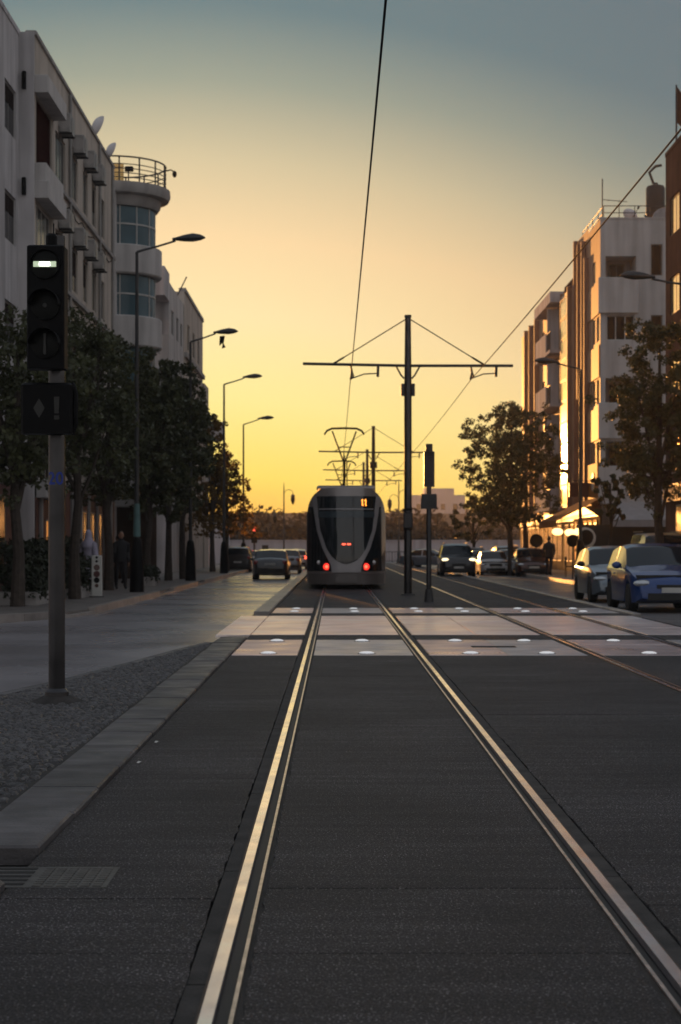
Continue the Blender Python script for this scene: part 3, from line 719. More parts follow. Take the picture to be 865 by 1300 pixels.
def pantograph(tr, y):
    b = MB().bbox(-.5,.5,y-.5,y+.9,3.49,3.58,.02)
    for s in (-1,1): b.tube([(s*.4,y-.4,3.36),(s*.4,y-.4,3.5)], .04, 6).tube([(s*.4,y+.8,3.36),(s*.4,y+.8,3.5)], .04, 6)
    b.build('pantograph_base', M['black'], tr)
    MB().tube([(0,y+.6,3.55),(0,y-.5,4.86)], .05, 8).tube([(.12,y+.6,3.55),(.1,y-.45,4.8)], .02, 6).build('lower_arm', M['black'], tr)
    g = MB()
    for s in (-1, 1): g.tube([(s*.06,y-.5,4.86),(s*.48,y+.3,6.05)], .034, 6)
    g.tube([(-.22,y-.1,5.4),(.22,y-.1,5.4)], .022, 6); g.build('upper_arm', M['black'], tr)
    g = MB()
    for dy in (-.16,.16): g.tube([(-.80,y+.3+dy,5.93),(-.70,y+.3+dy,6.08),(-.5,y+.3+dy,6.17),(0,y+.3+dy,6.185),(.5,y+.3+dy,6.17),(.70,y+.3+dy,6.08),(.80,y+.3+dy,5.93)], .035, 6)
    g.build('collector_head', M['black'], tr)
tr = make_tram(56.6, 'grey tram seen from behind with red tail lights, running on the left track')
pantograph(tr, 13.1)
tr2 = make_tram(91.0, 'leading tram of the coupled pair, hidden but for its pantograph above the rear tram', full=False)
pantograph(tr2, 5.5)
# ------------------------------------------------------------------ buildings
def wall(parent, m, axis, c, u0, u1, z0, z1, ops, nrm, depth=.075, name='wall', thick=.30):
    """wall sheet on the plane axis=c with real openings and reveals; nrm = outward sign"""
    us = sorted({u0, u1, *[o[0] for o in ops], *[o[1] for o in ops]}); zs = sorted({z0, z1, *[o[2] for o in ops], *[o[3] for o in ops]})
    us = [u for u in us if u0-1e-6 <= u <= u1+1e-6]; zs = [z for z in zs if z0-1e-6 <= z <= z1+1e-6]
    P = (lambda u, z, d=0: (c-nrm*d, u, z)) if axis == 'x' else (lambda u, z, d=0: (u, c-nrm*d, z))
    g = MB()
    for ua, ub in zip(us[:-1], us[1:]):
        for za, zb in zip(zs[:-1], zs[1:]):
            um, zm = (ua+ub)/2, (za+zb)/2
            if any(o[0] < um < o[1] and o[2] < zm < o[3] for o in ops): continue
            g.add([P(ua,za), P(ub,za), P(ub,zb), P(ua,zb)], [(0,1,2,3)])
    for o in ops:
        a, b, p, q = o[:4]; d = o[4] if len(o) > 4 else depth
        g.add([P(a,p),P(b,p),P(b,q),P(a,q),P(a,p,d),P(b,p,d),P(b,q,d),P(a,q,d)], [(0,1,5,4),(1,2,6,5),(2,3,7,6),(3,0,4,7)])
    return g.build(name, m, parent, world=True)
WIN = {}
def window(parent, axis, c, nrm, a, b, p, q, d=.06, gm='glass', fm='frame', nv=1, nh=0, shut=None, name='window'):
    """window unit (frame > pane) standing in its opening; units alike share their mesh"""
    key = (axis, nrm, round(b-a, 2), round(q-p, 2), gm, fm, nv, nh, shut)
    if key not in WIN:
        wd, ht = b-a, q-p; t = .055; f_ = MB(); pn = MB()
        def bx(g, u0, u1, z0, z1, d0, d1, kk=.5):
            d0 *= kk; d1 *= kk
            if axis == 'x': g.box(-nrm*d0, -nrm*d1, u0, u1, z0, z1)
            else: g.box(u0, u1, -nrm*d0, -nrm*d1, z0, z1)
        bx(f_, 0, wd, 0, t, -.03, .05); bx(f_, 0, wd, ht-t, ht, 0, .05); bx(f_, 0, t, t, ht-t, 0, .05); bx(f_, wd-t, wd, t, ht-t, 0, .05)
        for i in range(nv): u = wd*(i+1)/(nv+1); bx(f_, u-t*.45, u+t*.45, t, ht-t, 0.002, .045)
        for i in range(nh): z = ht*(i+1)/(nh+1); bx(f_, t, wd-t, z-t*.4, z+t*.4, 0.004, .043)
        bx(pn, t*.5, wd-t*.5, t*.5, ht-t*.5, .025, .032)
        sh = None
        if shut:
            sh = MB(); zc = ht-t
            zlo = t+(ht-2*t)*(1-float(shut))
            while zc > zlo: bx(sh, t, wd-t, zc-.06, zc-.01, -.012, .002); zc -= .065
        WIN[key] = (f_.mesh('window', M[fm]), pn.mesh('pane', M[gm]), sh and sh.mesh('roller_shutter', M['brownshut']))
    fm_, pm_, sm_ = WIN[key]; o = LOC[parent.name]
    loc = (c-nrm*d, a, p) if axis == 'x' else (a, c-nrm*d, p)
    wo = inst(name, fm_, parent, tuple(loc[i]-o[i] for i in range(3)))
    inst('pane', pm_, wo, (0,0,0))
    if sm_: inst('roller_shutter', sm_, wo, (0,0,0))
    return wo
def wbox(parent, name, m, x0, x1, y0, y1, z0, z1, b=0):
    g = MB(); (g.bbox(min(x0,x1),max(x0,x1),min(y0,y1),max(y0,y1),z0,z1,b) if b else g.box(x0,x1,y0,y1,z0,z1)); return g.build(name, m, parent, world=True, fix=bool(b))
def shell(parent, x0, x1, y0, y1, h, m, skip=()):
    """the sides nobody has drawn windows on, plus the roof"""
    if 'x0' not in skip: wall(parent, m, 'x', x0, y0, y1, 0, h, [], -1)
    if 'x1' not in skip: wall(parent, m, 'x', x1, y0, y1, 0, h, [], 1)
    if 'y0' not in skip: wall(parent, m, 'y', y0, x0, x1, 0, h, [], -1)
    if 'y1' not in skip: wall(parent, m, 'y', y1, x0, x1, 0, h, [], 1)
    wbox(parent, 'roof', m, x0+.02, x1-.02, y0+.02, y1-.02, h-.45, h-.40)
def row(parent, axis, c, nrm, cols, levels, **k):
    for z0, z1 in levels:
        for a, b in cols: window(parent, axis, c, nrm, a, b, z0, z1, **k)
def ac_unit(x, y, z, nrm, label, ry=0):
    t = thing('ac_unit', label, 'air conditioner', (x, y, z), group='air conditioning units on the left facades')
    MB().bbox(0, nrm*.36 if nrm > 0 else .36, -.42, .42, 0, .58, .02).build('casing', M['acwhite'], t)
    MB().lathe([(.20,-.002),(.20,.012),(.17,.014)], (.16,-.42,.29), 16, ax='y').build('fan_grille', M['trim'], t)
    MB().lathe([(.22,0),(.22,.012),(.2,.014),(.03,.014)], (.362,-.1,.29), 14, ax='x').build('fan_guard', M['frame'], t)
    for yy in (-.3,.3): MB().box(0,.4,yy-.015,yy+.015,-.05,0).box(0,.02,yy-.015,yy+.015,-.18,0).build('bracket', M['darkpole'], t)
    return t
def dish(x, y, z, az, r, label, tilt=.5):
    t = thing('satellite_dish', label, 'satellite dish', (x, y, z), az)
    pr = [(r*math.sin(a), -r*(1-math.cos(a))*.9) for a in np.linspace(0.01, 1.15, 7)]
    g = MB().lathe(pr, n=22, ax='z'); rm = Matrix.Rotation(R(90)-tilt, 4, 'X')
    g.v = [tuple(rm @ Vector(p)+Vector((0,0,r*1.1))) for p in g.v]; g.build('reflector', M['white2'], t)
    MB().tube([(0,.1,0),(0,.05,r*1.1)], .03, 6).build('mast', M['darkpole'], t)
    MB().tube([(0,0,r*.35),(0,-r*1.35,r*1.3)], .018, 6).tube([(0,-r*1.3,r*1.27),(0,-r*1.5,r*1.42)], .05, 8).build('feed_arm', M['darkpole'], t)
    return t

XL = -8.55
# --- left, nearest (A1)
b1 = thing('apartment_building', 'plain grey stucco block cut by the left edge of the photo, nearest on the left', 'building', (-12, 41, 0))
LV = [(z, z+1.35) for z in (12.8, 9.8, 6.8, 3.8)]
cols = [(44.55,45.95),(47.05,48.7),(41.8,43.2),(38.8,40.2)]
X1 = -8.97
wall(b1, M['white2'], 'x', X1, 34, 49.19, 0, 15.9, [(a,b,p,q) for a,b in cols for p,q in LV], 1)
row(b1, 'x', X1, 1, cols, LV, gm='glass', nv=1, shut='.35')
shell(b1, -20, X1, 34, 49.19, 15.9, M['white2'], skip=('x1',))
wbox(b1, 'roof_parapet', M['white2'], -20, X1+.03, 34, 49.19, 15.9, 16.05)
wbox(b1, 'plinth', M['shopred'], X1, X1+.05, 34.3, 49.15, .09, 3.1)
for a in (35, 38, 41.2, 44.6): window(b1, 'x', X1+.05, 1, a, a+2.2, .5, 2.8, d=-.02, nv=1, name='shop_window')
# --- left, long facade with hoods (A2)
b2 = thing('apartment_building', 'long white five storey block with air conditioners, dishes and a dark red loggia, upper left', 'building', (-12, 58, 0))
cols2 = [(52.95,54.9),(56.3,57.55),(58.75,59.85),(60.95,62.0),(63.15,64.2)]
ops = [(a,b,p,q) for a,b in cols2 for p,q in [(z-.1 if a < 53 else z, z+1.4) for z in (12.75,9.75,6.75,3.75)]]
log = [(49.55,52.3,z,z+1.95,.16) for z in (12.35,9.35,6.35,3.35)]
wall(b2, M['cream'], 'x', XL, 49.2, 66.8, 0, 15.95, ops+log, 1)
shell(b2, -20, XL, 49.2, 66.8, 15.95, M['white'], skip=('x1',))
for a,b,p,q in ops: window(b2, 'x', XL, 1, a, b, p, q, nv=2 if b-a > 1.5 else 1, shut=random.choice((None,'.3','.6')), gm='glass')
for i, l in enumerate(log):
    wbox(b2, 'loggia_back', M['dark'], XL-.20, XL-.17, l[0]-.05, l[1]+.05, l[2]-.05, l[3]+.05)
    if i == 0: wbox(b2, 'loggia_shutter', M['redshut'], XL-.10, XL-.05, l[0]+.05, l[1]-.05, l[2]+.05, l[3]-.05)
    else: window(b2, 'x', XL, 1, l[0], l[1], l[2], l[3], d=.08, nv=3, fm='framew', gm='glass', name='loggia_glazing')
    wbox(b2, 'loggia_hood', M['white'], XL-.05, XL+.40, 49.25, 52.6, l[3]+.02, l[3]+.52, .02)
    wbox(b2, 'loggia_apron', M['white'], XL-.05, XL+.34, 49.3, 52.4, l[2]-.55, l[2]-.02, .02)
for z in (12.5,9.5,6.5,3.4): wbox(b2, 'string_course', M['trim'], XL-.02, XL+.10, 52.5, 66.78, z-.09, z+.03)
wbox(b2, 'corner_pilaster', M['white2'], X1-.02, XL+.02, 49.06, 49.19, 0, 15.98)
wbox(b2, 'roof_parapet', M['trim'], XL-.25, XL+.06, 49.22, 66.78, 15.95, 16.07)
for z, w in ((14.35,'upper'),(11.35,'lower')):
    t = thing('wall_lamp', f'small dark vertical lamp on the grey pilaster, the {w} of two', 'wall lamp', (XL-.25, 49.05, z)); MB().bbox(-.06,.06,-.1,0,0,.5,.02).build('lamp_body', M['black'], t); MB().box(-.04,.04,-.115,-.1,.05,.45).build('lamp_glass', M['lens'], t)
acn = 0
for z, fl in ((14.22,'top'),(11.2,'second'),(8.2,'third')):
    for k, (ya, nm) in enumerate(((53.9,'big window'),(56.9,'first narrow window'),(59.3,'second narrow window'),(61.4,'third narrow window'))):
        if fl == 'third' and k % 2: continue
        ac_unit(XL+.02, ya+random.uniform(-.1,.1), z+random.uniform(-.04,.06), 1, f'white air conditioner over the {nm} of the {fl} floor, left block')
wbox(b2, 'shop_plinth', M['shopred'], XL, XL+.05, 49.3, 66.7, .09, 3.2)
for k in range(9): wbox(b2, 'shop_pilaster', M['trim'], XL+.051, XL+.12, 49.8+k*1.95, 50.1+k*1.95, .09, 3.15)
for a in (50.75, 52.35, 53.25): window(b2, 'x', XL+.07, 1, a, a+.45, 1.15, 2.2, d=-.02, nv=0, gm='warmwin', name='shop_window')
for a in (55.8, 57.75, 59.7, 61.6): window(b2, 'x', XL+.07, 1, a, a+1.3, .5, 2.6, d=-.02, nv=1, name='shop_window')
for y in (55.6, 62.6, 66.2): MB().tube([(XL+.06,y,3.3),(XL+.06,y,15.9)], .05, 8).build('downpipe', M['acwhite'], b2, world=True)
MB().tube([(XL+.03,52.7+i*.7,12.2+.12*math.sin(i*1.7)) for i in range(20)], .015, 5).build('facade_cable', M['wire'], b2, world=True)
MB().tube([(XL+.03,52.7+i*.7,9.25+.10*math.sin(i*2.1)) for i in range(20)], .015, 5).build('facade_cable', M['wire'], b2, world=True)
dish(-8.6, 61.6, 16.0, R(-60), .42, 'larger satellite dish on the left roof edge, nearer of the two', .35)
dish(-8.55, 65.0, 15.95, R(-60), .36, 'smaller satellite dish on the left roof edge, farther of the two', .35)
t = thing('roof_scaffold', 'thin metal frame rising from the roof at the top left corner', 'roof frame', (X1-.2, 45.9, 16.05))
MB().tube([(0,0,0),(0,1.3,0),(0,1.3,2.4)][1:], .035, 6).tube([(0,-.2,0),(0,-.2,2.4)], .035, 6).tube([(0,1.3,.9),(0,-.2,1.15)], .02, 6).build('frame_post', M['darkpole'], t)

# --- left, round glazed corner tower (B)
b3 = thing('apartment_building', 'block with a round teal glazed corner bay and a railed terrace on top', 'building', (-12, 72.5, 0))
shell(b3, -20, -8.9, 66.81, 78, 15.9, M['white'], skip=('x1',))
cols3 = [(75.3,76.3)]; lv3 = [(12.6,13.9),(9.7,11.0),(6.8,8.1),(3.9,5.2)]
wall(b3, M['white'], 'x', -8.9, 66.81, 78, 0, 15.9, [(a,b,p,q) for a,b in cols3 for p,q in lv3], 1); row(b3, 'x', -8.9, 1, cols3, lv3)
TX, TY = -9.15, 72.3
def ringwall(name, m, r0, z0, z1, n=28, r1=None):
    g = MB(); r1 = r1 or r0
    g.lathe([(r0,z0),(r1,z1)], (TX,TY,0), n); return g.build(name, m, b3, world=True)
def drum(name, m, prof, n=36): return MB().lathe(prof, (TX,TY,0), n).build(name, m, b3, world=True)
drum('terrace_slab', M['trim'], [(1.2,15.35),(1.75,15.35),(1.85,15.5),(1.9,15.75),(2.2,15.8),(2.28,16.0),(2.26,16.22),(.01,16.23)])
for k, (gz0, gz1) in enumerate(((13.75,15.36),(10.85,12.55),(7.95,9.6),(5.05,6.7))):
    n = 14
    for i in range(n):                              # curved glazing: one pane per bay
        a0, a1 = 2*math.pi*i/n+.02, 2*math.pi*(i+1)/n-.02
        if math.cos((a0+a1)/2) < -.35: continue
        g = MB(); zm = (gz0+gz1)/2+.05
        for (za, zb) in ((gz0+.04, zm-.03),(zm+.03, gz1-.04)):
            ps = [(TX+1.62*math.cos(a0+(a1-a0)*j/3), TY+1.62*math.sin(a0+(a1-a0)*j/3)) for j in range(4)]
            g.add([(x,y,za) for x,y in ps]+[(x,y,zb) for x,y in ps], [(j,j+1,j+5,j+4) for j in range(3)])
        g.build('bay_pane', M['tealglass'], b3, world=True)
        a = a0-.02; MB().tube([(TX+1.63*math.cos(a),TY+1.63*math.sin(a),gz0),(TX+1.63*math.cos(a),TY+1.63*math.sin(a),gz1)], .03, 6).build('mullion', M['framew'], b3, world=True)
    drum('transom', M['framew'], [(1.60,(gz0+gz1)/2+.02),(1.66,(gz0+gz1)/2+.02),(1.66,(gz0+gz1)/2+.08),(1.60,(gz0+gz1)/2+.08)])
    drum('bay_core', M['dark'], [(1.5,gz0-.02),(1.5,gz1+.02)])
for z0, z1 in ((12.55,13.75),(9.6,10.85),(6.7,7.95),(3.0,5.05)):
    drum('spandrel', M['white'], [(1.4,z0),(1.86,z0),(1.92,z0+.06),(1.92,z1-.05),(1.86,z1),(1.4,z1)])
drum('bay_base', M['shopdark'], [(1.7,0.09),(1.7,3.0)])
rl = thing('terrace_railing', 'dark curved metal railing round the terrace of the tower, with a side lamp', 'railing', (TX, TY, 16.22))
for h in (.18,.36,.54,.72,1.02):
    MB().tube([(2.08*math.cos(a),2.08*math.sin(a),h) for a in np.linspace(-2.2,1.9,34)], .035 if h > 1 else .02, 6).build('rail', M['darkpole'], rl)
for a in np.linspace(-2.2,1.9,11): MB().tube([(2.08*math.cos(a),2.08*math.sin(a),0),(2.08*math.cos(a),2.08*math.sin(a),1.02)], .035, 6).build('baluster', M['darkpole'], rl)
MB().tube([(2.08,0,.85),(2.3,0,.9),(2.42,0,.82)], .03, 6).ball((2.45,0,.72), (.10,.12,.15), 8).build('side_lamp', M['black'], rl)
MB().plate([(-.2,.05),(.45,.05),(.45,.95),(-.2,.95)], -1.0, -.97).build('glass_screen', M['goldglass'], rl)
t = thing('rooftop_light', 'dark floodlight hanging inside the terrace railing', 'floodlight', (TX+.6, TY-.6, 16.23)); MB().tube([(0,0,0),(0,0,.75)], .03, 6).build('stand', M['darkpole'], t); MB().bbox(-.15,.2,-.1,.1,.7,.9,.03).build('lamp_body', M['black'], t)

# --- left, stepped block with balconies (C) and farther ones (D, E)
b4 = thing('apartment_building', 'grey block with stepped balconies and overhanging top box, behind the round tower', 'building', (-12, 88, 0))
lv = [(9.2,10.5),(6.2,7.5),(3.2,4.5)]
colsC = [(86.3,87.4),(89.0,90.2),(91.3,92.3)]; levC = [(12.0,13.2)]+lv
wall(b4, M['white'], 'x', -8.15, 85, 93, 0, 14.4, [(a,b,p,q) for a,b in colsC for p,q in levC], 1); row(b4, 'x', -8.15, 1, colsC, levC)
opsC = [(-9.9,-8.8,11.7,13.0),(-9.9,-8.8,8.4,9.9),(-9.9,-8.8,5.4,6.9)]
wall(b4, M['white2'], 'y', 85, -20, -8.15, 0, 14.4, opsC, -1)
for o in opsC: window(b4, 'y', 85, -1, *o[:4])
shell(b4, -20, -8.15, 85, 93, 14.4, M['white2'], skip=('x1','y0'))
wbox(b4, 'top_box', M['white2'], -10.3, -8.12, 82.6, 84.99, 13.4, 14.8, .03)
wbox(b4, 'balcony_slab', M['white2'], -10.3, -7.95, 82.9, 84.99, 9.85, 10.05)
wbox(b4, 'balcony_front', M['white'], -10.3, -7.95, 82.9, 83.02, 10.05, 11.55)
wbox(b4, 'balcony_side', M['white'], -8.07, -7.95, 83.03, 84.98, 10.05, 11.55)
wbox(b4, 'balcony_slab', M['white2'], -10.3, -7.95, 82.9, 84.99, 6.75, 6.95)
wbox(b4, 'balcony_front', M['white'], -10.3, -7.95, 82.9, 83.02, 6.95, 8.35)
wbox(b4, 'balcony_side', M['white'], -8.07, -7.95, 83.03, 84.98, 6.95, 8.35)
ac_unit(-9.3, 84.5, 11.9, 1, 'air conditioner in the shaded recess of the stepped balcony block')
t = thing('roof_pole', 'thin slanting pole on the roof edge of the stepped block', 'pole', (-8.3, 90.5, 14.4)); MB().tube([(0,0,0),(.55,0,1.1)], .035, 6).build('rod', M['darkpole'], t)
t = dish(-8.9, 80.0, 15.0, R(-70), .6, 'dark dish beside the tower, on the step of the roof', .4)
b5 = thing('apartment_building', 'narrow brown grey block with a tall recessed facade, left row', 'building', (-12, 99, 0))
colsD = [(95,96.4),(98.5,99.9),(102,103.4)]; levD = [(z,z+1.4) for z in (12.2,9.2,6.2,3.2)]
wall(b5, M['cream'], 'x', -8.1, 93.01, 106, 0, 15.1, [(a,b,p,q) for a,b in colsD for p,q in levD], 1); row(b5, 'x', -8.1, 1, colsD, levD)
shell(b5, -20, -8.1, 93.01, 106, 15.1, M['cream'], skip=('x1',))
wbox(b5, 'roof_parapet', M['trim'], -8.4, -8.02, 93.05, 105.95, 15.1, 15.3)
for z in (11.6, 8.6): wbox(b5, 'string_course', M['trim'], -8.11, -7.95, 93.05, 105.95, z, z+.25)
b6 = thing('apartment_building', 'low block with a rounded balcony end at the far left end of the row', 'building', (-12, 109, 0))
colsE = [(107.0,108.1)]; levE = [(z,z+1.3) for z in (8.6,5.8,3.1)]
wall(b6, M['cream'], 'x', -8.0, 106.01, 109.5, 0, 11.4, [(a,b,p,q) for a,b in colsE for p,q in levE], 1); row(b6, 'x', -8.0, 1, colsE, levE)
shell(b6, -20, -8.0, 106.01, 109.5, 11.4, M['cream'], skip=('x1',))
for z in (8.0, 5.2): MB().lathe([(.9,z),(1.0,z+.1),(1.0,z+1.2),(.94,z+1.2),(.94,z+.15),(.01,z+.15)], (-8.0,108.6,0), 20).build('round_balcony', M['white'], b6, world=True)

# --- right, pink brown block cut by the right edge (R1)
XR = 12.7
c1 = thing('apartment_building', 'pink brown block with gold reflecting windows cut by the right edge', 'building', (16, 60, 0))
colsR = [(63.95,65.75),(60.3,62.1),(56.5,58.3),(52.7,54.5)]; levR = [(z,z+1.42) for z in (13.15,10.15,7.15,4.15)]
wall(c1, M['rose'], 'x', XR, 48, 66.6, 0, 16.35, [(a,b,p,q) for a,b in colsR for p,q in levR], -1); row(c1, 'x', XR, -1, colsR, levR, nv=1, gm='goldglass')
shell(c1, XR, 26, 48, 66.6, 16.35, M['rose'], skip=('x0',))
wbox(c1, 'roof_parapet', M['rose'], XR-.03, XR+.25, 48, 66.58, 16.35, 16.5)
wbox(c1, 'shop_fascia', M['signgrey'], XR-.12, XR-.002, 48.5, 66.5, 3.1, 3.75)
for a in (49.5, 53.5, 57.5, 61.5): window(c1, 'x', XR, -1, a, a+3, .5, 2.95, d=-.02, nv=2, name='shop_window')
t = thing('flag', 'dark flag hanging from a pole on the pink brown roof, top right', 'flag', (XR+.05, 64.75, 16.5))
MB().tube([(0,0,0),(0,0,PZ(108,64.75)-16.5)], .035, 8).build('flag_pole', M['darkpole'], t)
zt_ = PZ(110,64.75)-16.5; g = MB(); vs = []
for i in range(9):
    for j in range(9):
        u, v = i/8, j/8; vs.append((.03+u*.85, .12*math.sin(u*7+v*2)*u, zt_-v*1.35*(1-.25*u)-u*.75-.1*math.sin(u*5)))
g.add(vs, [(i*9+j, (i+1)*9+j, (i+1)*9+j+1, i*9+j+1) for i in range(8) for j in range(8)], 0, True).build('cloth', M['flag'], t, fix=False)

# --- right, white banded corner block (R2)
c2 = thing('apartment_building', 'grey white corner block with horizontal balcony bands above the cafe', 'building', (16, 87, 0))
HR = 17.1
zb = lambda py: PZ(py, 83)
rec = [(zb(353),zb(325)),(zb(512),zb(480)),(zb(592),zb(560))]
opsF = [(12.95,14.42,p,q,1.6) for p,q in rec]+[(13.0,14.35,zb(432),zb(400),.2)]
lou = [(15.12,15.68,zb(350),zb(310)),(15.12,15.68,zb(440),zb(400)),(15.12,15.68,zb(530),zb(488)),(15.12,15.68,zb(610),zb(570)),(16.6,17.6,zb(350),zb(310)),(16.6,17.6,zb(440),zb(400))]
wall(c2, M['white'], 'y', 83, XR, 22, 0, HR, opsF+lou, -1)
for o in lou: window(c2, 'y', 83, -1, *o, d=.1, shut='.99', nv=0)
for i, (p, q) in enumerate(rec):
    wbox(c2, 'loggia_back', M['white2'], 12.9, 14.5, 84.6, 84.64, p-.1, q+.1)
    window(c2, 'y', 84.6, -1, 13.35, 14.1, p-.05, q-.15, d=-.06, nv=1)
    wbox(c2, 'balcony_band', M['white'], XR-.10, 14.50, 82.82, 82.99, p-1.68 if i < 2 else p-1.75, p+.02, .02)
window(c2, 'y', 83, -1, 13.0, 14.35, zb(432), zb(400), d=.12, nv=2, fm='framew')
ops2 = [(83.25,84.15,p,q) for p,q in rec[1:]+[(zb(432),zb(400))]]+[(84.5,85.4,p,q) for p,q in rec+[(zb(432),zb(400))]]+[(85.7,86.6,p,q) for p,q in rec[1:]]
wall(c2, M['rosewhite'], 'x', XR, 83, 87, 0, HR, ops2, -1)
for o in ops2: window(c2, 'x', XR, -1, *o, d=.05, gm='goldglass', nv=0, fm='framew')
ops3 = [(88.2,89.2,z,z+2.0) for z in (14.2,11.2,8.2,5.0)]
wall(c2, M['rosewhite'], 'x', XR+.02, 87, 91, 0, HR+.3, ops3, -1)
for o in ops3: window(c2, 'x', XR+.02, -1, *o, d=.05, gm='goldglass', nv=0, nh=1)
for y, zz0, zz1 in ((86.9,3.6,15.9),(87.9,6.2,16.9),(89.4,9,17.0),(90.7,3.6,17.4)): wbox(c2, 'vertical_fin', M['rosewhite'], XR-.22, XR-.0, y, y+.22, zz0, zz1, .01)
for z in (3.6,6.55,9.55,12.6): wbox(c2, 'spandrel_panel', M['rosewhite'], XR-.06, XR-.001, 83.1, 86.85, z+.0, z+1.55, .01)
shell(c2, XR+.02, 22, 83, 91, HR, M['white'], skip=('x0','y0'))
wbox(c2, 'roof_parapet', M['white'], XR-.05, 21.9, 82.97, 83.22, HR, HR+.07)
rr = thing('roof_railing', 'thin metal railing on the roof of the white corner block', 'railing', (XR+.2, 83.3, HR))
for h in (.35, .68): MB().tube([(0,7,h),(0,0,h),(3.0,0,h)], .022, 6).build('rail', M['darkpole'], rr)
for p in [(0,y) for y in (7,5.2,3.5,1.7)]+[(x,0) for x in (0,.75,1.5,2.25,3.0)]: MB().tube([(*p,0),(*p,.68)], .022, 6).build('baluster', M['darkpole'], rr)
t = thing('tv_antenna', 'tall thin antenna mast on the corner of the white block roof', 'antenna', (XR+.12, 83.15, HR))
MB().tube([(0,0,0),(0,0,1.95)], .03, 6).build('mast', M['darkpole'], t); MB().tube([(0,0,.95),(1.2,0,.85)], .018, 5).tube([(.3,-.25,.92),(.3,.25,.92)], .012, 5).tube([(.8,-.25,.88),(.8,.25,.88)], .012, 5).build('antenna_boom', M['darkpole'], t)
dish(14.35, 83.7, HR, R(20), .42, 'dark dish behind the railing on the white block roof')
dish(15.55, 83.6, HR-.45, R(-150), .62, 'large dish below the water tank on the white block')
t = thing('water_tank', 'black rooftop water tank on a brown plinth beside the pink block', 'water tank', (15.75, 85.2, HR-.4))
MB().bbox(-.45,.6,-.5,.5,0,1.0,.02).build('plinth', M['rose'], t); MB().lathe([(.44,1.0),(.47,1.1),(.47,2.3),(.4,2.42),(.12,2.5),(.12,2.58)], n=20).build('tank_body', M['tank'], t)
MB().tube([(-.1,0,2.55),(-.3,0,3.1),(0,0,3.4),(.3,0,3.45)], .07, 8).build('vent_pipe', M['tank'], t)
# --- right, golden stairwell block (R3)
c3 = thing('apartment_building', 'narrow block with a golden glazed stairwell strip catching the sunset', 'building', (16, 93.5, 0))
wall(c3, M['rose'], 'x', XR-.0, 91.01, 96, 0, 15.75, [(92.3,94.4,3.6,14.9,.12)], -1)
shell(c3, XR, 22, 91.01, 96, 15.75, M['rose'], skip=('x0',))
wbox(c3, 'glazed_bay', M['frame'], XR-.36, XR-.002, 92.06, 94.64, 3.5, 15.0)
for y in (91.3, 91.85, 94.65, 95.5): wbox(c3, 'vertical_fin', M['rosewhite'], XR-(.40 if 91.5 < y < 95 else .2), XR-.002, y, y+.2, 3.4, 15.2, .01)
zz_ = 3.62
while zz_ < 14.8:
    window(c3, 'x', XR-.36, -1, 92.12, 94.58, zz_, zz_+1.09, d=-.03, nv=2, gm='goldglass', fm='frame', name='stairwell_window'); zz_ += 1.12
# --- right, far block with boxed balconies (R4)
c4 = thing('apartment_building', 'far right block with stacked concrete balconies, end of the row', 'building', (16, 107, 0))
lev4 = [(z,z+1.45) for z in (13.0,10.0,7.0,4.0)]; cols4 = [(115.4,116.6),(112.2,113.2),(109.4,110.4),(105.0,106.3)]
wall(c4, M['rosewhite'], 'x', XR, 96.01, 118, 0, 15.6, [(a,b,p,q) for a,b in cols4 for p,q in lev4], -1); row(c4, 'x', XR, -1, cols4, lev4, nv=0, nh=1, gm='goldglass')
shell(c4, XR, 22, 96.01, 118, 15.6, M['white2'], skip=('x0',))
for y in (111.2, 108.1, 113.9): wbox(c4, 'vertical_fin', M['rosewhite'], XR-.28, XR-.002, y, y+.22, 3.5, 15.6, .01)
for i, z in enumerate((12.4, 9.4, 6.4, 3.6)):
    wbox(c4, 'balcony_slab', M['white2'], XR-.75, XR-.002, 96.6, 103.4, z-.18, z-.01)
    wbox(c4, 'balcony_front', M['white2'], XR-.75, XR-.66, 98.4, 103.4, z, z+1.1)
    wbox(c4, 'balcony_cheek', M['white2'], XR-.655, XR-.002, 103.3, 103.4, z, z+1.1)
    wbox(c4, 'balcony_cheek', M['white2'], XR-.655, XR-.002, 98.4, 98.5, z, z+2.5)
    for k in range(5): MB().tube([(XR-.70,96.7+k*.36,z),(XR-.70,96.7+k*.36,z+1.0)], .02, 5).build('balustrade_bar', M['darkpole'], c4, world=True)
    MB().tube([(XR-.70,96.6,z+1.0),(XR-.70,98.4,z+1.0)], .03, 5).build('handrail', M['darkpole'], c4, world=True)
    window(c4, 'x', XR, -1, 97.2, 98.2, z, z+2.1, d=-.03, nv=0, name='balcony_door')
wbox(c4, 'roof_overhang', M['white2'], XR-.75, XR-.002, 96.4, 104, 15.0, 15.6)
for (pr, ya, yb) in ((c3, 91.05, 95.95), (c4, 96.05, 117.9)):
    wbox(pr, 'shopfront', M['shopdark'], XR-.10, XR-.002, ya, yb, .09, 3.35)
    wbox(pr, 'shop_fascia', M['signred'], XR-.16, XR-.101, ya, yb, 2.75, 3.3)
    y = ya+.35
    while y+1.5 < yb: window(pr, 'x', XR-.10, -1, y, y+1.45, .6, 2.6, d=-.03, nv=1, gm='goldglass', name='shop_window'); y += 2.1
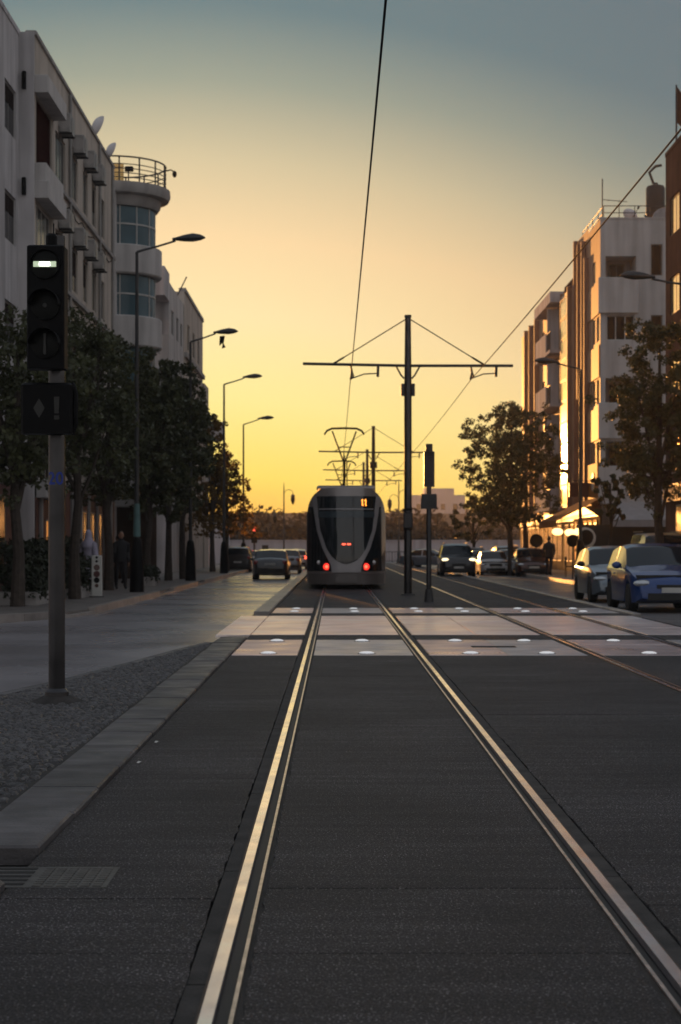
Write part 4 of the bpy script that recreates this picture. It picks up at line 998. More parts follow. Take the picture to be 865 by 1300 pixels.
# shop signs, café, awnings
for (y, z0, z1, w, m, lab) in ((86, PZ(631,86), PZ(613,86), 1.0, 'signred', 'dark maroon shop sign sticking out beside the gold stairwell'),
                               (99, PZ(556,99), PZ(529,99), .65, 'signgrey', 'small sign box high on the far balconies')):
    t = thing('hanging_sign', lab, 'shop sign', (XR-.1, y, z0)); MB().bbox(-w, 0, -.08, .08, 0, z1-z0, .02).build('sign_board', M[m], t); MB().tube([(-w*.8,0,z1-z0+.1),(.1,0,z1-z0+.1)], .02, 6).build('bracket', M['darkpole'], t)
t = thing('fascia_sign', 'large orange lit shop panel with a lamp spot, above the awning', 'shop sign', (XR-.08, 84.6, 3.55)); MB().bbox(-.05,.06,-1.5,2.2,0,1.9,.02).build('panel', M['awning'], t); MB().lathe([(.45,-.03),(.45,.0),(.40,.01)], (-.06,-.2,1.0), 20, ax='x').build('round_emblem', M['signwhite'], t)
t = thing('awning', 'long orange awning with a pointed end over the cafe terrace', 'awning', (XR, 84, 2.3))
g = MB(); g.add([(-.1,-2.5,1.45),(-.1,4.5,1.45),(-2.3,4.5,.35),(-2.3,-2.5,.35),(-.1,-2.5,1.41),(-.1,4.5,1.41),(-2.3,4.5,.31),(-2.3,-2.5,.31)], [(0,1,2,3),(7,6,5,4),(0,3,7,4),(2,1,5,6),(3,2,6,7),(1,0,4,5)]); g.build('fabric', M['awning'], t)
for k in range(9): MB().box(-2.31,-2.29,-2.5+k*.78,-1.76+k*.78,.02,.33).build('valance_flap', M['awning'], t, fix=False)
for y in (-2.3, 4.3): MB().tube([(-2.25,y,.3),(-.05,y,.75)], .02, 6).build('arm', M['darkpole'], t)
for i, (x0, x1) in enumerate(((12.75,14.9),(15.0,17.1))):
    t = thing('awning', ('pale canvas awning over the dark terrace, left one of two' if i == 0 else 'pale canvas awning over the dark terrace, right one of two behind the tree'), 'awning', ((x0+x1)/2, 82.7, 2.2)); hw_ = (x1-x0)/2
    MB().add([(-hw_,0,1.35),(hw_,0,1.35),(hw_,-2.6,.45),(-hw_,-2.6,.45),(-hw_,0,1.32),(hw_,0,1.32),(hw_,-2.6,.42),(-hw_,-2.6,.42)], [(0,1,2,3),(7,6,5,4),(0,3,7,4),(1,0,4,5),(2,1,5,6),(3,2,6,7)]).build('fabric', M['awnwhite'], t)
    MB().box(-hw_,hw_,-2.62,-2.60,.12,.44).build('valance', M['awnwhite'], t)
    for x in (-hw_+.05, hw_-.05): MB().tube([(x,-2.55,-2.1),(x,-2.55,.4)], .03, 6).build('post', M['darkpole'], t)
kf = thing('cafe', 'dark cafe wall with warm lamps and gold framed windows under the awning', 'cafe front', (XR-.1, 80, .09))
MB().box(-1.25, 8, 1.6, 1.7, 0, 2.35).build('dark_wall', M['cafegreen'], kf)
MB().box(-.12, -.02, 1.75, 10.8, 0, 3.3).build('facade_panel', M['shopdark'], kf); MB().box(-.20, -.121, 1.75, 10.8, 2.75, 3.3).build('fascia_board', M['signred'], kf)
for k, y in enumerate((2.5, 4.1, 5.7, 7.3, 8.9)):
    f_ = MB().box(-.16,-.121,y,y+.08,.1,2.6).box(-.16,-.121,y+1.1,y+1.18,.1,2.6).box(-.16,-.121,y+.08,y+1.1,2.5,2.6).build('window_frame', M['goldglass'], kf)
    MB().box(-.14,-.122,y+.09,y+1.09,.6,2.48).build('lit_pane', M['warmwin'], f_)
t = thing('round_sign', 'round pale cafe sign with a dark ring motif on the dark wall', 'cafe sign', (PX(743,81.2), 81.2, PZ(683,81.2)))
MB().lathe([(.50,.0),(.50,-.05),(.46,-.07),(0,-.07)], n=28, ax='y').build('disc', M['signwhite'], t)
for r_ in (.36,.30): MB().lathe([(r_,-.071),(r_,-.078),(r_-.025,-.078),(r_-.025,-.071)], n=28, ax='y').build('ring', M['cafegreen'], t)
MB().plate([(-.16,-.02),(-.06,.12),(.0,.05),(.10,.14),(.16,-.03),(.04,-.10),(-.08,-.09)], -.08, -.071).build('motif', M['cafegreen'], t)
for i, (px, py) in enumerate(((708,675),(724,676),(733,675))):
    y = 79.5+i*.4; t = thing('globe_lamp', ('left of the three glowing globe lamps at the cafe','middle glowing globe lamp at the cafe','right and smallest glowing globe lamp at the cafe')[i], 'lamp', (PX(px,y), y, PZ(py,y)), group='glowing globe lamps at the cafe')
    MB().ball((0,0,0), (.26 if i < 2 else .15,)*1+(.2,.17), 14).build('globe', M['amberlamp'], t); MB().tube([(0,0,.15),(0,.0,.45)], .02, 6).build('rod', M['darkpole'], t)
for i, (x, y, zc, r_, lab) in enumerate(((8.9+.7,70,1.55,.33,'dark round road sign seen from behind, nearer the cafe'),(9.75,84,1.6,.42,'dark round road sign seen from behind, beyond the red car'),(11.3,78,1.75,.42,'large dark round sign before the cafe lights'))):
    t = thing('round_road_sign', lab, 'road sign', (x, y, .09)); r_ *= .78; MB().lathe([(r_,-.015),(r_,.015)], (0,0,zc), 20, ax='y').build('sign_disc', M['black'], t); MB().tube([(0,.04,0),(0,.04,zc+.2)], .03, 8).build('post', M['darkpole'], t)
# blocks closing the rows beyond view of the sides (they cast the street's shade)
b7 = thing('apartment_building', 'pale low house at the far end of the left pavement, behind the last trees', 'building', (-12, 133, 0))
wall(b7, M['farwall'], 'x', -9.0, 124, 148, 0, 3.2, [], 1); shell(b7, -20, -9.0, 124, 148, 3.2, M['farwall'], skip=('x1',)); window(b7, 'x', -9.0, 1, 130, 131.5, 1.2, 2.3)

# --- far end of the street
fw = thing('boundary_wall', 'long white boundary wall closing the end of the street', 'wall', (0, 168, 0))
wall(fw, M['farwall'], 'y', 168, -60, 70, -.15, 1.95, [], -1); wbox(fw, 'coping', M['farwall'], -60, 70, 167.9, 168.3, 1.95, 2.05)
for x in range(-56, 70, 8): wbox(fw, 'pier', M['farwall'], x-.25, x+.25, 167.8, 167.99, -.15, 1.95)
wbox(fw, 'notice_plate', M['dark'], PX(333,168), PX(341,168), 167.7, 167.75, .9, 1.55)
fr = thing('street_railing', 'low dark railing in front of the white wall at the end of the street', 'railing', (0, 152, 0))
MB().box(-40,60,-.03,.03,.92,.98).box(-40,60,-.02,.02,.12,.16).build('rail', M['darkpole'], fr)
xs = np.arange(-30, 45, 1.25)
bm_ = MB().box(-.03,.03,-.03,.03,0,.95).mesh('baluster', M['darkpole'])
for x in xs: inst('baluster', bm_, fr, (float(x),0,0))
g = MB()
for x in np.arange(-30,45,.25): g.box(x-.012,x+.012,-.012,.012,.14,.93)
tag(g.build('thin_bars', M['darkpole'], fr, fix=False), kind='stuff')
t = thing('red_signal', 'small traffic light showing red at the far end of the left trees', 'traffic light', (PX(323,118), 118, .05))
MB().tube([(0,0,0),(0,0,2.2)], .06, 8).build('post', M['darkpole'], t); MB().bbox(-.2,.2,-.15,.15,1.6,3.0,.02).build('signal_housing', M['black'], t); MB().ball((0,-.17,2.55), (.15,.05,.15), 10).build('red_lamp', M['taillithot'], t)
# hills and far wood
def ridge(y, x0, x1, h0, h1, m, name, seed, amp, dy=60):
    rs = random.Random(seed); n = 90; g = MB(); vs = []
    for i in range(n+1):
        x = x0+(x1-x0)*i/n; hh = h0+(h1-h0)*i/n+amp*(math.sin(x*.021+seed)+.5*math.sin(x*.06+seed*2)+rs.uniform(-.3,.3))
        vs += [(x, y, -1), (x, y+8, max(0, hh)), (x, y+dy, -1)]
    g.add(vs, [(i*3, i*3+3, i*3+4, i*3+1) for i in range(n)]+[(i*3+1, i*3+4, i*3+5, i*3+2) for i in range(n)], 0, True)
    return tag(g.build(name, m, fix=False), kind='structure')
ridge(420, -400, 500, 9.0, 9.5, M['hill'], 'hill', 1, .5)
ridge(700, 10, 170, 16, 19, M['hill'], 'hill', 5, 1.0)
ct = thing('far_houses', 'pale far block on the hill, right of the mast', 'building', (42, 640, 10))
wbox(ct, 'wall', M['farwall'], 28, 48, 640, 655, 5, 20.5); wbox(ct, 'upper_storey', M['farwall'], 33, 44, 641, 654, 20.5, 23)
for k in range(4): window(ct, 'y', 640, -1, 30+k*4.5, 31.6+k*4.5, 15, 17.2, d=-.1)

# ------------------------------------------------------------------ trees
def leaf_cloud(centres, per, spread, size, seed):
    rs = np.random.default_rng(seed); n = len(centres)*per
    c = np.repeat(np.array(centres), per, axis=0); d = rs.normal(size=(n,3)); d /= np.linalg.norm(d, axis=1)[:,None]
    c = c+d*(spread*rs.random((n,1))**.45)*np.array([1,1,.85])
    a = rs.normal(size=(n,3)); a /= np.linalg.norm(a, axis=1)[:,None]; b = np.cross(a, rs.normal(size=(n,3))); b /= np.linalg.norm(b, axis=1)[:,None]
    s = size*(.6+.8*rs.random((n,1)))
    v = np.empty((n,4,3)); v[:,0] = c-a*s; v[:,1] = c+b*s*.62; v[:,2] = c+a*s; v[:,3] = c-b*s*.62
    return v.reshape(-1,3)
def fast_mesh(name, v, m):
    n = len(v)//4; me = bpy.data.meshes.new(name); me.vertices.add(len(v)); me.vertices.foreach_set('co', v.ravel().astype(np.float32))
    me.loops.add(n*4); me.loops.foreach_set('vertex_index', np.arange(n*4, dtype=np.int32)); me.polygons.add(n); me.polygons.foreach_set('loop_start', np.arange(0, n*4, 4, dtype=np.int32))
    me.materials.append(m); me.update(); me.validate(); return me
def tree(x, y, top, low, rad, label, seed, shape='oval', clusters=150, per=34, lsize=.085, lm='leaf', trunk=.13, lean=0, squash=1.0, group='broadleaf street trees', name='street_tree', spread=None, extra=26, fill=.5):
    rs = random.Random(seed); t = thing(name, label, 'tree', (x, y, .09), group=group); top -= .09; low -= .09
    hh = top-low; mid = low+hh*.5
    lobes = []
    for k in range(9):
        a = rs.uniform(0, 6.28); q = rs.random(); zc = low+hh*(.15+.72*q)
        r_at = rad*(math.sqrt(max(.05, 1-((zc-mid)/(hh*.55))**2)) if shape == 'oval' else (1.02-.82*(zc-low)/hh))
        lobes.append((math.cos(a)*r_at*.55, math.sin(a)*r_at*.55*squash, zc, rad*rs.uniform(.32,.52)*(1 if shape == 'oval' else .8)))
    lobes.append((lean, 0, top-rad*.42, rad*.42)); lobes.append((0,0,mid,rad*.6))
    cs = []
    for k in range(extra):
        a = rs.uniform(0,6.28); zc = low+hh*rs.uniform(.08,.97); ra = rad*(math.sqrt(max(.03, 1-((zc-mid)/(hh*.56))**2)) if shape == 'oval' else 1.05-.85*(zc-low)/hh)
        lobes.append((math.cos(a)*ra*.92, math.sin(a)*ra*.92*squash, zc, rad*rs.uniform(.12,.22)))
    while len(cs) < clusters:
        if rs.random() < fill:
            d = Vector((rs.gauss(0,1), rs.gauss(0,1), rs.gauss(0,1))).normalized()*(rs.random()**.36); zc = mid+d.z*hh*.5
            if shape != 'oval': u_ = rs.random()**1.4; zc = low+hh*u_; rr_ = rad*(1.0-.85*u_)*math.sqrt(rs.random()); a = rs.uniform(0,6.28); d = Vector((math.cos(a)*rr_/rad, math.sin(a)*rr_/rad, 0))
            kk = 1+.16*math.sin(d.x*9+seed)+.14*math.sin(zc*3.1+seed*2)+.1*math.sin(d.y*11+zc*2)
            p = Vector((d.x*rad*kk, d.y*rad*kk*squash, zc))
            if math.sin(p.x*3.3+seed)*math.sin(p.z*3.7+seed)*math.sin(p.y*3.1+2) < .34: cs.append(tuple(p))
            continue
        l = rs.choices(lobes, [q[3]**2 for q in lobes])[0]; d = Vector((rs.gauss(0,1), rs.gauss(0,1), rs.gauss(0,1))).normalized()*l[3]*(rs.random()**.4)
        p = Vector(l[:3])+Vector((d.x, d.y, d.z*1.05))
        if p.z > low-.2: cs.append(tuple(p))
    v = leaf_cloud(cs, per, spread or rad*.135, lsize, seed)
    cr = bpy.data.objects.new('crown', fast_mesh('crown', v, M[lm])); COL.objects.link(cr); cr.parent = t
    g = MB(); pts = [(0,0,-.1),(rs.uniform(-.06,.06),0,low*.5),(rs.uniform(-.1,.1),rs.uniform(-.1,.1),low),(lean*.4,0,mid),(lean*.8,0,top-rad*.5)]
    g.tube(pts, [trunk*1.35,trunk,trunk*.85,trunk*.55,.03], 9); g.build('trunk', M['bark'], t)
    for l in lobes[:9]:
        s = rs.uniform(.5,.95); st = Vector((0,0,low*.85+ (mid-low)*rs.random()*.7))
        e = Vector(l[:3]); m_ = st.lerp(e,.5)+Vector((0,0,-.15)); MB().tube([st,m_,e], [trunk*.45,trunk*.3,.015], 6).build('limb', M['bark'], t)
    return t
LT = [((22,775), 392, 640, 1.75, 'dark tree at the left edge, before the nearest grey block', 'oval', 1),
      ((95,765), 393, 640, 1.65, 'dark tree just right of the signal pole, level with the grey facade', 'oval', 2),
      ((138,753), 425, 645, 1.75, 'dark street tree left of the wrapped lamp post', 'oval', 3),
      ((187,745), 470, 660, 1.7, 'dark street tree just right of the wrapped lamp post', 'oval', 4),
      ((214,740), 455, 665, 1.55, 'tallest dark street tree of the left row, in front of the stepped balconies', 'oval', 5),
      ((233,738), 478, 668, 1.15, 'dark tree behind the second lamp post on the left', 'oval', 6),
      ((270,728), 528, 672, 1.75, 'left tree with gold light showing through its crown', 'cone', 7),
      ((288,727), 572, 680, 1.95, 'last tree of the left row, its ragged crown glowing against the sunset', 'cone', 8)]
for (p, tp, lw, rad, lab, shp, sd) in LT:
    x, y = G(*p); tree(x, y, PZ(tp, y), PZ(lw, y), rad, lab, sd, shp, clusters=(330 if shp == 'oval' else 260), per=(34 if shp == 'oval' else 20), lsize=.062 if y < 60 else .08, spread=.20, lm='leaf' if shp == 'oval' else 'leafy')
tree(8.75, 86, PZ(507,86), PZ(672,86), 2.45, 'large round tree with sky showing through, right of the signal post', 21, clusters=760, per=42, lsize=.064, trunk=.15, spread=.22, fill=.75)
tree(7.95, 100, PZ(628,100), PZ(690,100), 1.25, 'small low tree behind the dark car with lit headlights', 22, clusters=45, per=40, lsize=.10, trunk=.10)
tree(10.3, 55, PZ(400,55), PZ(655,55), 1.75, 'tall dark tree at the right edge, over the blue car', 23, clusters=420, per=52, lsize=.058, trunk=.15, spread=.2)
tree(9.85, 62, PZ(600,62), PZ(668,62), .75, 'small dark tree in front of the pale awnings', 24, clusters=34, per=40, lsize=.08, trunk=.07)
tree(12.1, 53, PZ(440,53), PZ(640,53), 2.0, 'dark tree beside the tall one, cut by the right edge', 25, clusters=300, per=50, lsize=.058, trunk=.15, spread=.2)
def palm(x, y, h, label, seed):
    rs = random.Random(seed); t = thing('palm_tree', label, 'palm', (x, y, .09)); MB().tube([(0,0,-.1),(.05,0,h*.5),(0,0,h)], [.17,.13,.12], 9).build('trunk', M['bark'], t)
    for k in range(15):
        a = 6.283*k/15+rs.uniform(-.15,.15); L = rs.uniform(1.0,1.35); el_ = rs.uniform(-.1,.9); g = MB(); pts = []
        for i in range(7):
            u = i/6; rr_ = L*u; z = h+math.sin(el_)*L*u-u*u*.75; pts.append(Vector((math.cos(a)*rr_*math.cos(el_*.6), math.sin(a)*rr_*math.cos(el_*.6), z)))
        g.tube(pts, .015, 4); sd = Vector((-math.sin(a), math.cos(a), 0))
        for i in range(1, 7):
            for q in (0, .5):
                p = pts[i-1].lerp(pts[i], q+.25 if q else .0); ll = .34*math.sin(math.pi*min(.95, (i-.5+q)/7)+.1)
                for s in (-1, 1): g.add([p, p+sd*s*ll*.5+Vector((0,0,.03))+(pts[i]-pts[i-1])*.5, p+sd*s*ll+Vector((0,0,-.12))+(pts[i]-pts[i-1])*.9, p+(pts[i]-pts[i-1])*.25], [(0,1,2,3)])
        g.build('frond', M['leaf'], t, fix=False)
palm(9.95, 91, 3.0, 'small palm with drooping fronds under the large right tree', 3)
# hedges and planters under the left trees
def bushy(x0, x1, y0, y1, z1, label, seed, name='hedge'):
    t = thing(name, label, 'hedge', ((x0+x1)/2, (y0+y1)/2, .09)); rs = np.random.default_rng(seed)
    n = int(60*(x1-x0)*(y1-y0)*z1)+20; cs = np.stack([rs.uniform(x0-t.location.x, x1-t.location.x, n), rs.uniform(y0-t.location.y, y1-t.location.y, n), rs.uniform(.1, z1-.08, n)], 1)
    o = bpy.data.objects.new('foliage', fast_mesh('foliage', leaf_cloud(cs, 14, .16, .06, seed), M['hedge'])); COL.objects.link(o); o.parent = t
    MB().bbox(x0-t.location.x+.05, x1-t.location.x-.05, y0-t.location.y+.05, y1-t.location.y-.05, 0, .3, .02).build('planter', M['trim'], t)
bushy(-7.6,-6.6,38.6,40.5,1.5,'dark bush beside the leftmost trunk',1); bushy(-8.3,-7.2,47.5,50,1.6,'dark hedge behind the pale robed walker',2)
bushy(-6.55,-5.95,57.6,58.6,.75,'low round planter beside the fourth trunk',3,'planter_bush'); bushy(-7.3,-6.4,44,46,1.1,'low hedge in front of the maroon shopfront',4)
# far wood along the end wall
cs = [(random.uniform(-70,75), random.uniform(180,215), random.uniform(.5,3.6)) for _ in range(1500)]
cs += [(x+random.uniform(-2,2), 190+random.uniform(-3,3), random.uniform(2.5,4.3+random.random())) for x in np.arange(-40,12,1.0) for _ in range(7)]
o = bpy.data.objects.new('far_wood', fast_mesh('far_wood', leaf_cloud(cs, 16, 1.1, .32, 99), M['farleaf'])); COL.objects.link(o); tag(o, 'brown hazy line of trees beyond the white wall', 'trees', kind='stuff')
# ------------------------------------------------------------------ cars
STY = {  # L, W/2, top profile (y from the nose), screen base/top, rear window top/base, wheels
 'hatch': dict(L=4.0, W=.87, top=[(0,.52),(.04,.66),(.16,.76),(.5,.88),(1.05,.98),(1.12,1.0),(1.85,1.40),(2.3,1.47),(3.0,1.45),(3.55,1.36),(3.85,1.02),(3.95,.82),(4.0,.6)], ws=(1.10,1.88), rw=(3.52,3.84), wh=(.78,3.28), belt=[(0,.8),(1.1,.93),(4,1.0)]),
 'suv': dict(L=4.4, W=.92, top=[(0,.55),(.03,.85),(.12,.98),(.6,1.05),(1.15,1.10),(1.2,1.12),(1.75,1.60),(2.2,1.70),(3.8,1.68),(4.15,1.58),(4.33,1.1),(4.4,.6)], ws=(1.18,1.78), rw=(4.12,4.31), wh=(.85,3.6), belt=[(0,.95),(1.2,1.06),(4.4,1.08)]),
 'sedan': dict(L=4.4, W=.87, top=[(0,.5),(.05,.66),(.2,.78),(1.1,.92),(1.2,.94),(2.0,1.36),(2.4,1.42),(3.1,1.38),(3.75,1.02),(3.85,.99),(4.25,.95),(4.36,.82),(4.4,.55)], ws=(1.18,2.02), rw=(3.08,3.75), wh=(.82,3.5), belt=[(0,.8),(1.1,.88),(4.4,.93)]),
 'van': dict(L=4.6, W=.95, top=[(0,.5),(.05,.85),(.2,1.0),(.8,1.12),(.85,1.15),(1.5,1.80),(1.9,1.9),(4.3,1.9),(4.5,1.8),(4.58,1.1),(4.6,.6)], ws=(.84,1.55), rw=(4.32,4.56), wh=(.85,3.7), belt=[(0,.95),(.9,1.08),(4.6,1.1)]),
}
def make_car(style, paint, x, y, rz, label, sc=1.0, lights=None, rear=None, group='cars on the road', z=-.03, wheelz=.31):
    st = STY[style]; L, W = st['L'], st['W']; P_ = M[paint]
    t = thing('parked_car' if 'parked' in label else 'car', label, 'car', (x, y, z), rz, group); t.scale = (sc, sc, sc)
    ys = sorted(set([round(v,3) for v in list(np.linspace(0, L, 44))+[p[0] for p in st['top']]+[st['ws'][0], st['ws'][1], st['rw'][0], st['rw'][1]]]))
    ys = [ys[0]]+[b for a, b in zip(ys[:-1], ys[1:]) if b-a > .018]
    RW = .345
    rings = []
    for yy in ys:
        tp = interp(st['top'], yy); bl = min(interp(st['belt'], yy), tp-.04); e = min(yy, L-yy)
        w = W*(1-.20*max(0, 1-e/.5)**2.2)-.012*abs(yy-L/2)
        zs = .20+.10*max(0, 1-e/.25)
        for wy in st['wh']:
            d = abs(yy-wy)
            if d < RW+.03: zs = max(zs, wheelz+math.sqrt(max(0, (RW+.03)**2-d*d)))
        gh = max(0, tp-bl-.04); wr = w*.95-gh*.30
        rings.append([(0,zs),(w-.10,zs),(w-.01,zs+.015),(w,zs+.5*(bl-zs) if zs < bl-.1 else bl-.06),(w-.004,bl-.07),(w*.955,bl),
                      (wr if gh > .05 else w*.86, tp-.055 if gh > .05 else bl+(tp-bl)*.45),(wr-.13 if gh > .05 else w*.6, tp-.008),(0, tp+.018)])
    parts = {}
    def face(part, q, sm=True): parts.setdefault(part, MB()).add(q, [(0,1,2,3)], 0, sm)
    ws, rw = st['ws'], st['rw']; mid = (ws[1]+rw[0])/2-.05
    for i in range(len(ys)-1):
        ya, yb, A_, B_ = ys[i], ys[i+1], rings[i], rings[i+1]; ym = (ya+yb)/2
        for j in range(8):
            for s in (1, -1):
                q = [(s*A_[j][0], ya, A_[j][1]), (s*B_[j][0], yb, B_[j][1]), (s*B_[j+1][0], yb, B_[j+1][1]), (s*A_[j+1][0], ya, A_[j+1][1])]
                if s < 0: q = q[::-1]
                part = 'body'
                if j in (6, 7) and ws[0] < ym < ws[1]: part = 'windshield'
                elif j in (6, 7) and rw[0] < ym < rw[1]: part = 'rear_window'
                elif j == 5 and ws[0]+.22 < ym < rw[1]-.18 and interp(st['top'], ym) > interp(st['belt'], ym)+.12 and abs(ym-mid) > .05: part = 'side_window' + ('_l' if s > 0 else '_r')
                elif j in (2, 3, 4) and ws[0]+.05 < ym < mid: part = 'door_f'+('l' if s > 0 else 'r')
                elif j in (2, 3, 4) and mid+.02 < ym < st['wh'][1]-.42: part = 'door_b'+('l' if s > 0 else 'r')
                face(part, q)
    bd = parts['body']
    for k, yk in ((0, ys[0]), (-1, ys[-1])):
        rg = rings[k]; poly = [(x_, yk, z_) for x_, z_ in rg]+[(-x_, yk, z_) for x_, z_ in rg[::-1][1:-1]]; bd.add(poly, [tuple(range(len(poly)))], 0)
    for k, g in parts.items():
        nm = {'si':'side_window', 'do':'door'}.get(k[:2], k)
        g.v = [(a, b-L/2, c) for a, b, c in g.v]
        g.build(nm, M['cglass'] if 'window' in nm or nm == 'windshield' else P_, t)
    MB().box(-W+.12, W-.12, -L/2+.15, L/2-.15, .22, .80).build('underbody', M['trimblack'], t)
    for wy in st['wh']:
        for s in (-1, 1):
            xx = s*(W-.115)
            wl = MB().lathe([(.21,-.10),(.295,-.10),(.315,-.07),(.315,.07),(.295,.10),(.21,.10)], (xx, wy-L/2, wheelz), 22, ax='x').build('wheel', M['tyre'], t)
            g = MB().lathe([(.205,s*.06),(.215,s*.09),(.19,s*.085)], (xx, wy-L/2, wheelz), 22, ax='x').lathe([(.0,s*.075),(.05,s*.08),(.05,s*.05)], (xx, wy-L/2, wheelz), 10, ax='x')
            for k in range(5):
                a = 2*math.pi*k/5; c, d = math.cos(a), math.sin(a); x0 = xx+s*.062; x1 = xx+s*.080
                g.add([(x0, wy-L/2+c*r_-d*w_, wheelz+d*r_+c*w_) for r_, w_ in ((.03,-.03),(.2,-.022),(.2,.022),(.03,.03))]+[(x1, wy-L/2+c*r_-d*w_, wheelz+d*r_+c*w_) for r_, w_ in ((.03,-.03),(.2,-.022),(.2,.022),(.03,.03))], [(0,1,2,3),(7,6,5,4),(0,4,5,1),(1,5,6,2),(2,6,7,3),(3,7,4,0)])
            g.build('rim', M['rim'], wl); 
    hb = interp(st['top'], .12)
    for s in (-1, 1):      # lamps, mirrors, handles
        MB().ball((s*(W-.24), -L/2+.16, hb-.10), (.20,.16,.085), 12).build('headlight', M['headlit'] if lights else M['headl'], t)
        MB().ball((s*(W-.20), L/2-.13, interp(st['belt'], L)-.13), (.13,.12,.14), 10).build('tail_light', M['taillithot'] if rear else M['taill'], t)
        MB().ball((s*(W+.09), ws[0]+.42-L/2, interp(st['belt'], 1.4)+.06), (.11,.06,.08), 10).tube([(s*(W-.03), ws[0]+.42-L/2, interp(st['belt'], 1.4)+.0),(s*(W+.05), ws[0]+.42-L/2, interp(st['belt'], 1.4)+.03)], .02, 6).build('side_mirror', M['trimblack'] if paint == 'silver' else P_, t)
        for yy in (mid-.22, mid+.62): MB().bbox(min(s*(W-.01),s*(W+.02)), max(s*(W-.01),s*(W+.02)), yy-L/2-.08, yy-L/2+.08, .80, .83, .006).build('door_handle', P_, t)
    MB().bbox(-.36,.36,-L/2-.012,-L/2+.06,.52,.60 if style == 'hatch' else .68,.01).build('grille', M['trimblack'], t)
    MB().bbox(-.55,.55,-L/2-.015,-L/2+.08,.27,.42,.01).build('lower_intake', M['trimblack'], t)
    MB().box(-.26,.26,-L/2-.025,-L/2-.013,.43,.54).build('licence_plate', M['plate'], t)
    MB().box(-.26,.26,L/2+.002,L/2+.014,.62 if style != 'sedan' else .68,.73 if style != 'sedan' else .79).build('licence_plate', M['plate'], t)
    MB().box(-W+.15,W-.15,L/2-.03,L/2+.02,.34,.50).build('rear_bumper_strip', M['trimblack'], t)
    if style == 'suv' or style == 'van':
        for s in (-1,1): MB().tube([(s*(W-.30),-.2,interp(st['top'],2.5)+.04),(s*(W-.30),L/2-.6,interp(st['top'],2.5)+.04)], .025, 6).build('roof_rail', M['darkpole'], t)
    # seats and dash inside are hidden by dark glass
    return t
CF = lambda px, y, w, sc: (px-VX)*y/F+w*sc           # centre x from the left edge seen in the photo
make_car('hatch', 'blue', CF(803, 37.2, .87, 1.02), 37.2+2.0, 0, 'glossy blue hatchback parked nearest on the right, cut by the edge', 1.02)
make_car('hatch', 'silver', CF(753, 43.8, .87, .98), 43.8+2.0, 0, 'silver blue hatchback parked just behind the blue car', .98, group='cars on the road')
make_car('van', 'goldpaint', PX(818, 58)+.95*1.0, 60, 0, 'tall ochre van parked behind the blue car, only its roof and windows showing', 1.0)
y = 82; make_car('suv', 'darkpaint', PX(583, y), y+2.1, 0, 'dark estate car driving this way with both headlights lit', .92, lights=True)
y = 82; make_car('hatch', 'redpaint', PX(679, y), y+2, 0, 'dark red parked hatchback under the big right tree', .93)
y = 85.5; make_car('suv', 'greypaint', PX(661, y)-.1, y+5.5, R(2), 'grey parked car half hidden behind the dark red one', .86)
y = 86; make_car('sedan', 'whitepaint', PX(630, y), y+2, 0, 'pale parked saloon left of the dark red car', .86)
y = 93; make_car('hatch', 'greypaint', PX(617.5, y), y+2, 0, 'grey parked car between the pale saloon and the lit estate', .85)
y = 96; make_car('suv', 'greypaint', PX(605, y), y+2, 0, 'grey parked estate just right of the small low tree', .82)
y = 103; make_car('sedan', 'whitepaint', PX(609.5, y), y+2, 0, 'farthest pale parked car in the right hand row', .85)
make_car('sedan', 'silver', PX(546, 118), 118, R(64), 'silver saloon crossing at the end of the right track, seen from the side', .9)
y = 74.5; make_car('sedan', 'darkpaint', PX(343, y), y+2.1, math.pi, 'black saloon driving away in the left road, rear window toward us', .92)
y = 92; make_car('sedan', 'greypaint', PX(363.5, y), y+2, math.pi, 'grey car just ahead of the black saloon on the left road', .9)
y = 108; make_car('hatch', 'whitepaint', PX(375.5, y), y+2, math.pi, 'white car with red brake lights, farthest ahead on the left road', .86, rear=True)
y = 97; make_car('suv', 'darkpaint', PX(304, y)-.1, y+2, math.pi, 'black parked car under the last left trees', .84)
y = 106; make_car('sedan', 'whitepaint', PX(318, y)-.15, y+2, math.pi, 'white parked car beyond the black one by the left kerb', .85)
y = 88; make_car('hatch', 'darkpaint', PX(648, y)+.2, y+2, 0, 'dark parked hatchback squeezed between the pale saloon and the dark red car', .88)
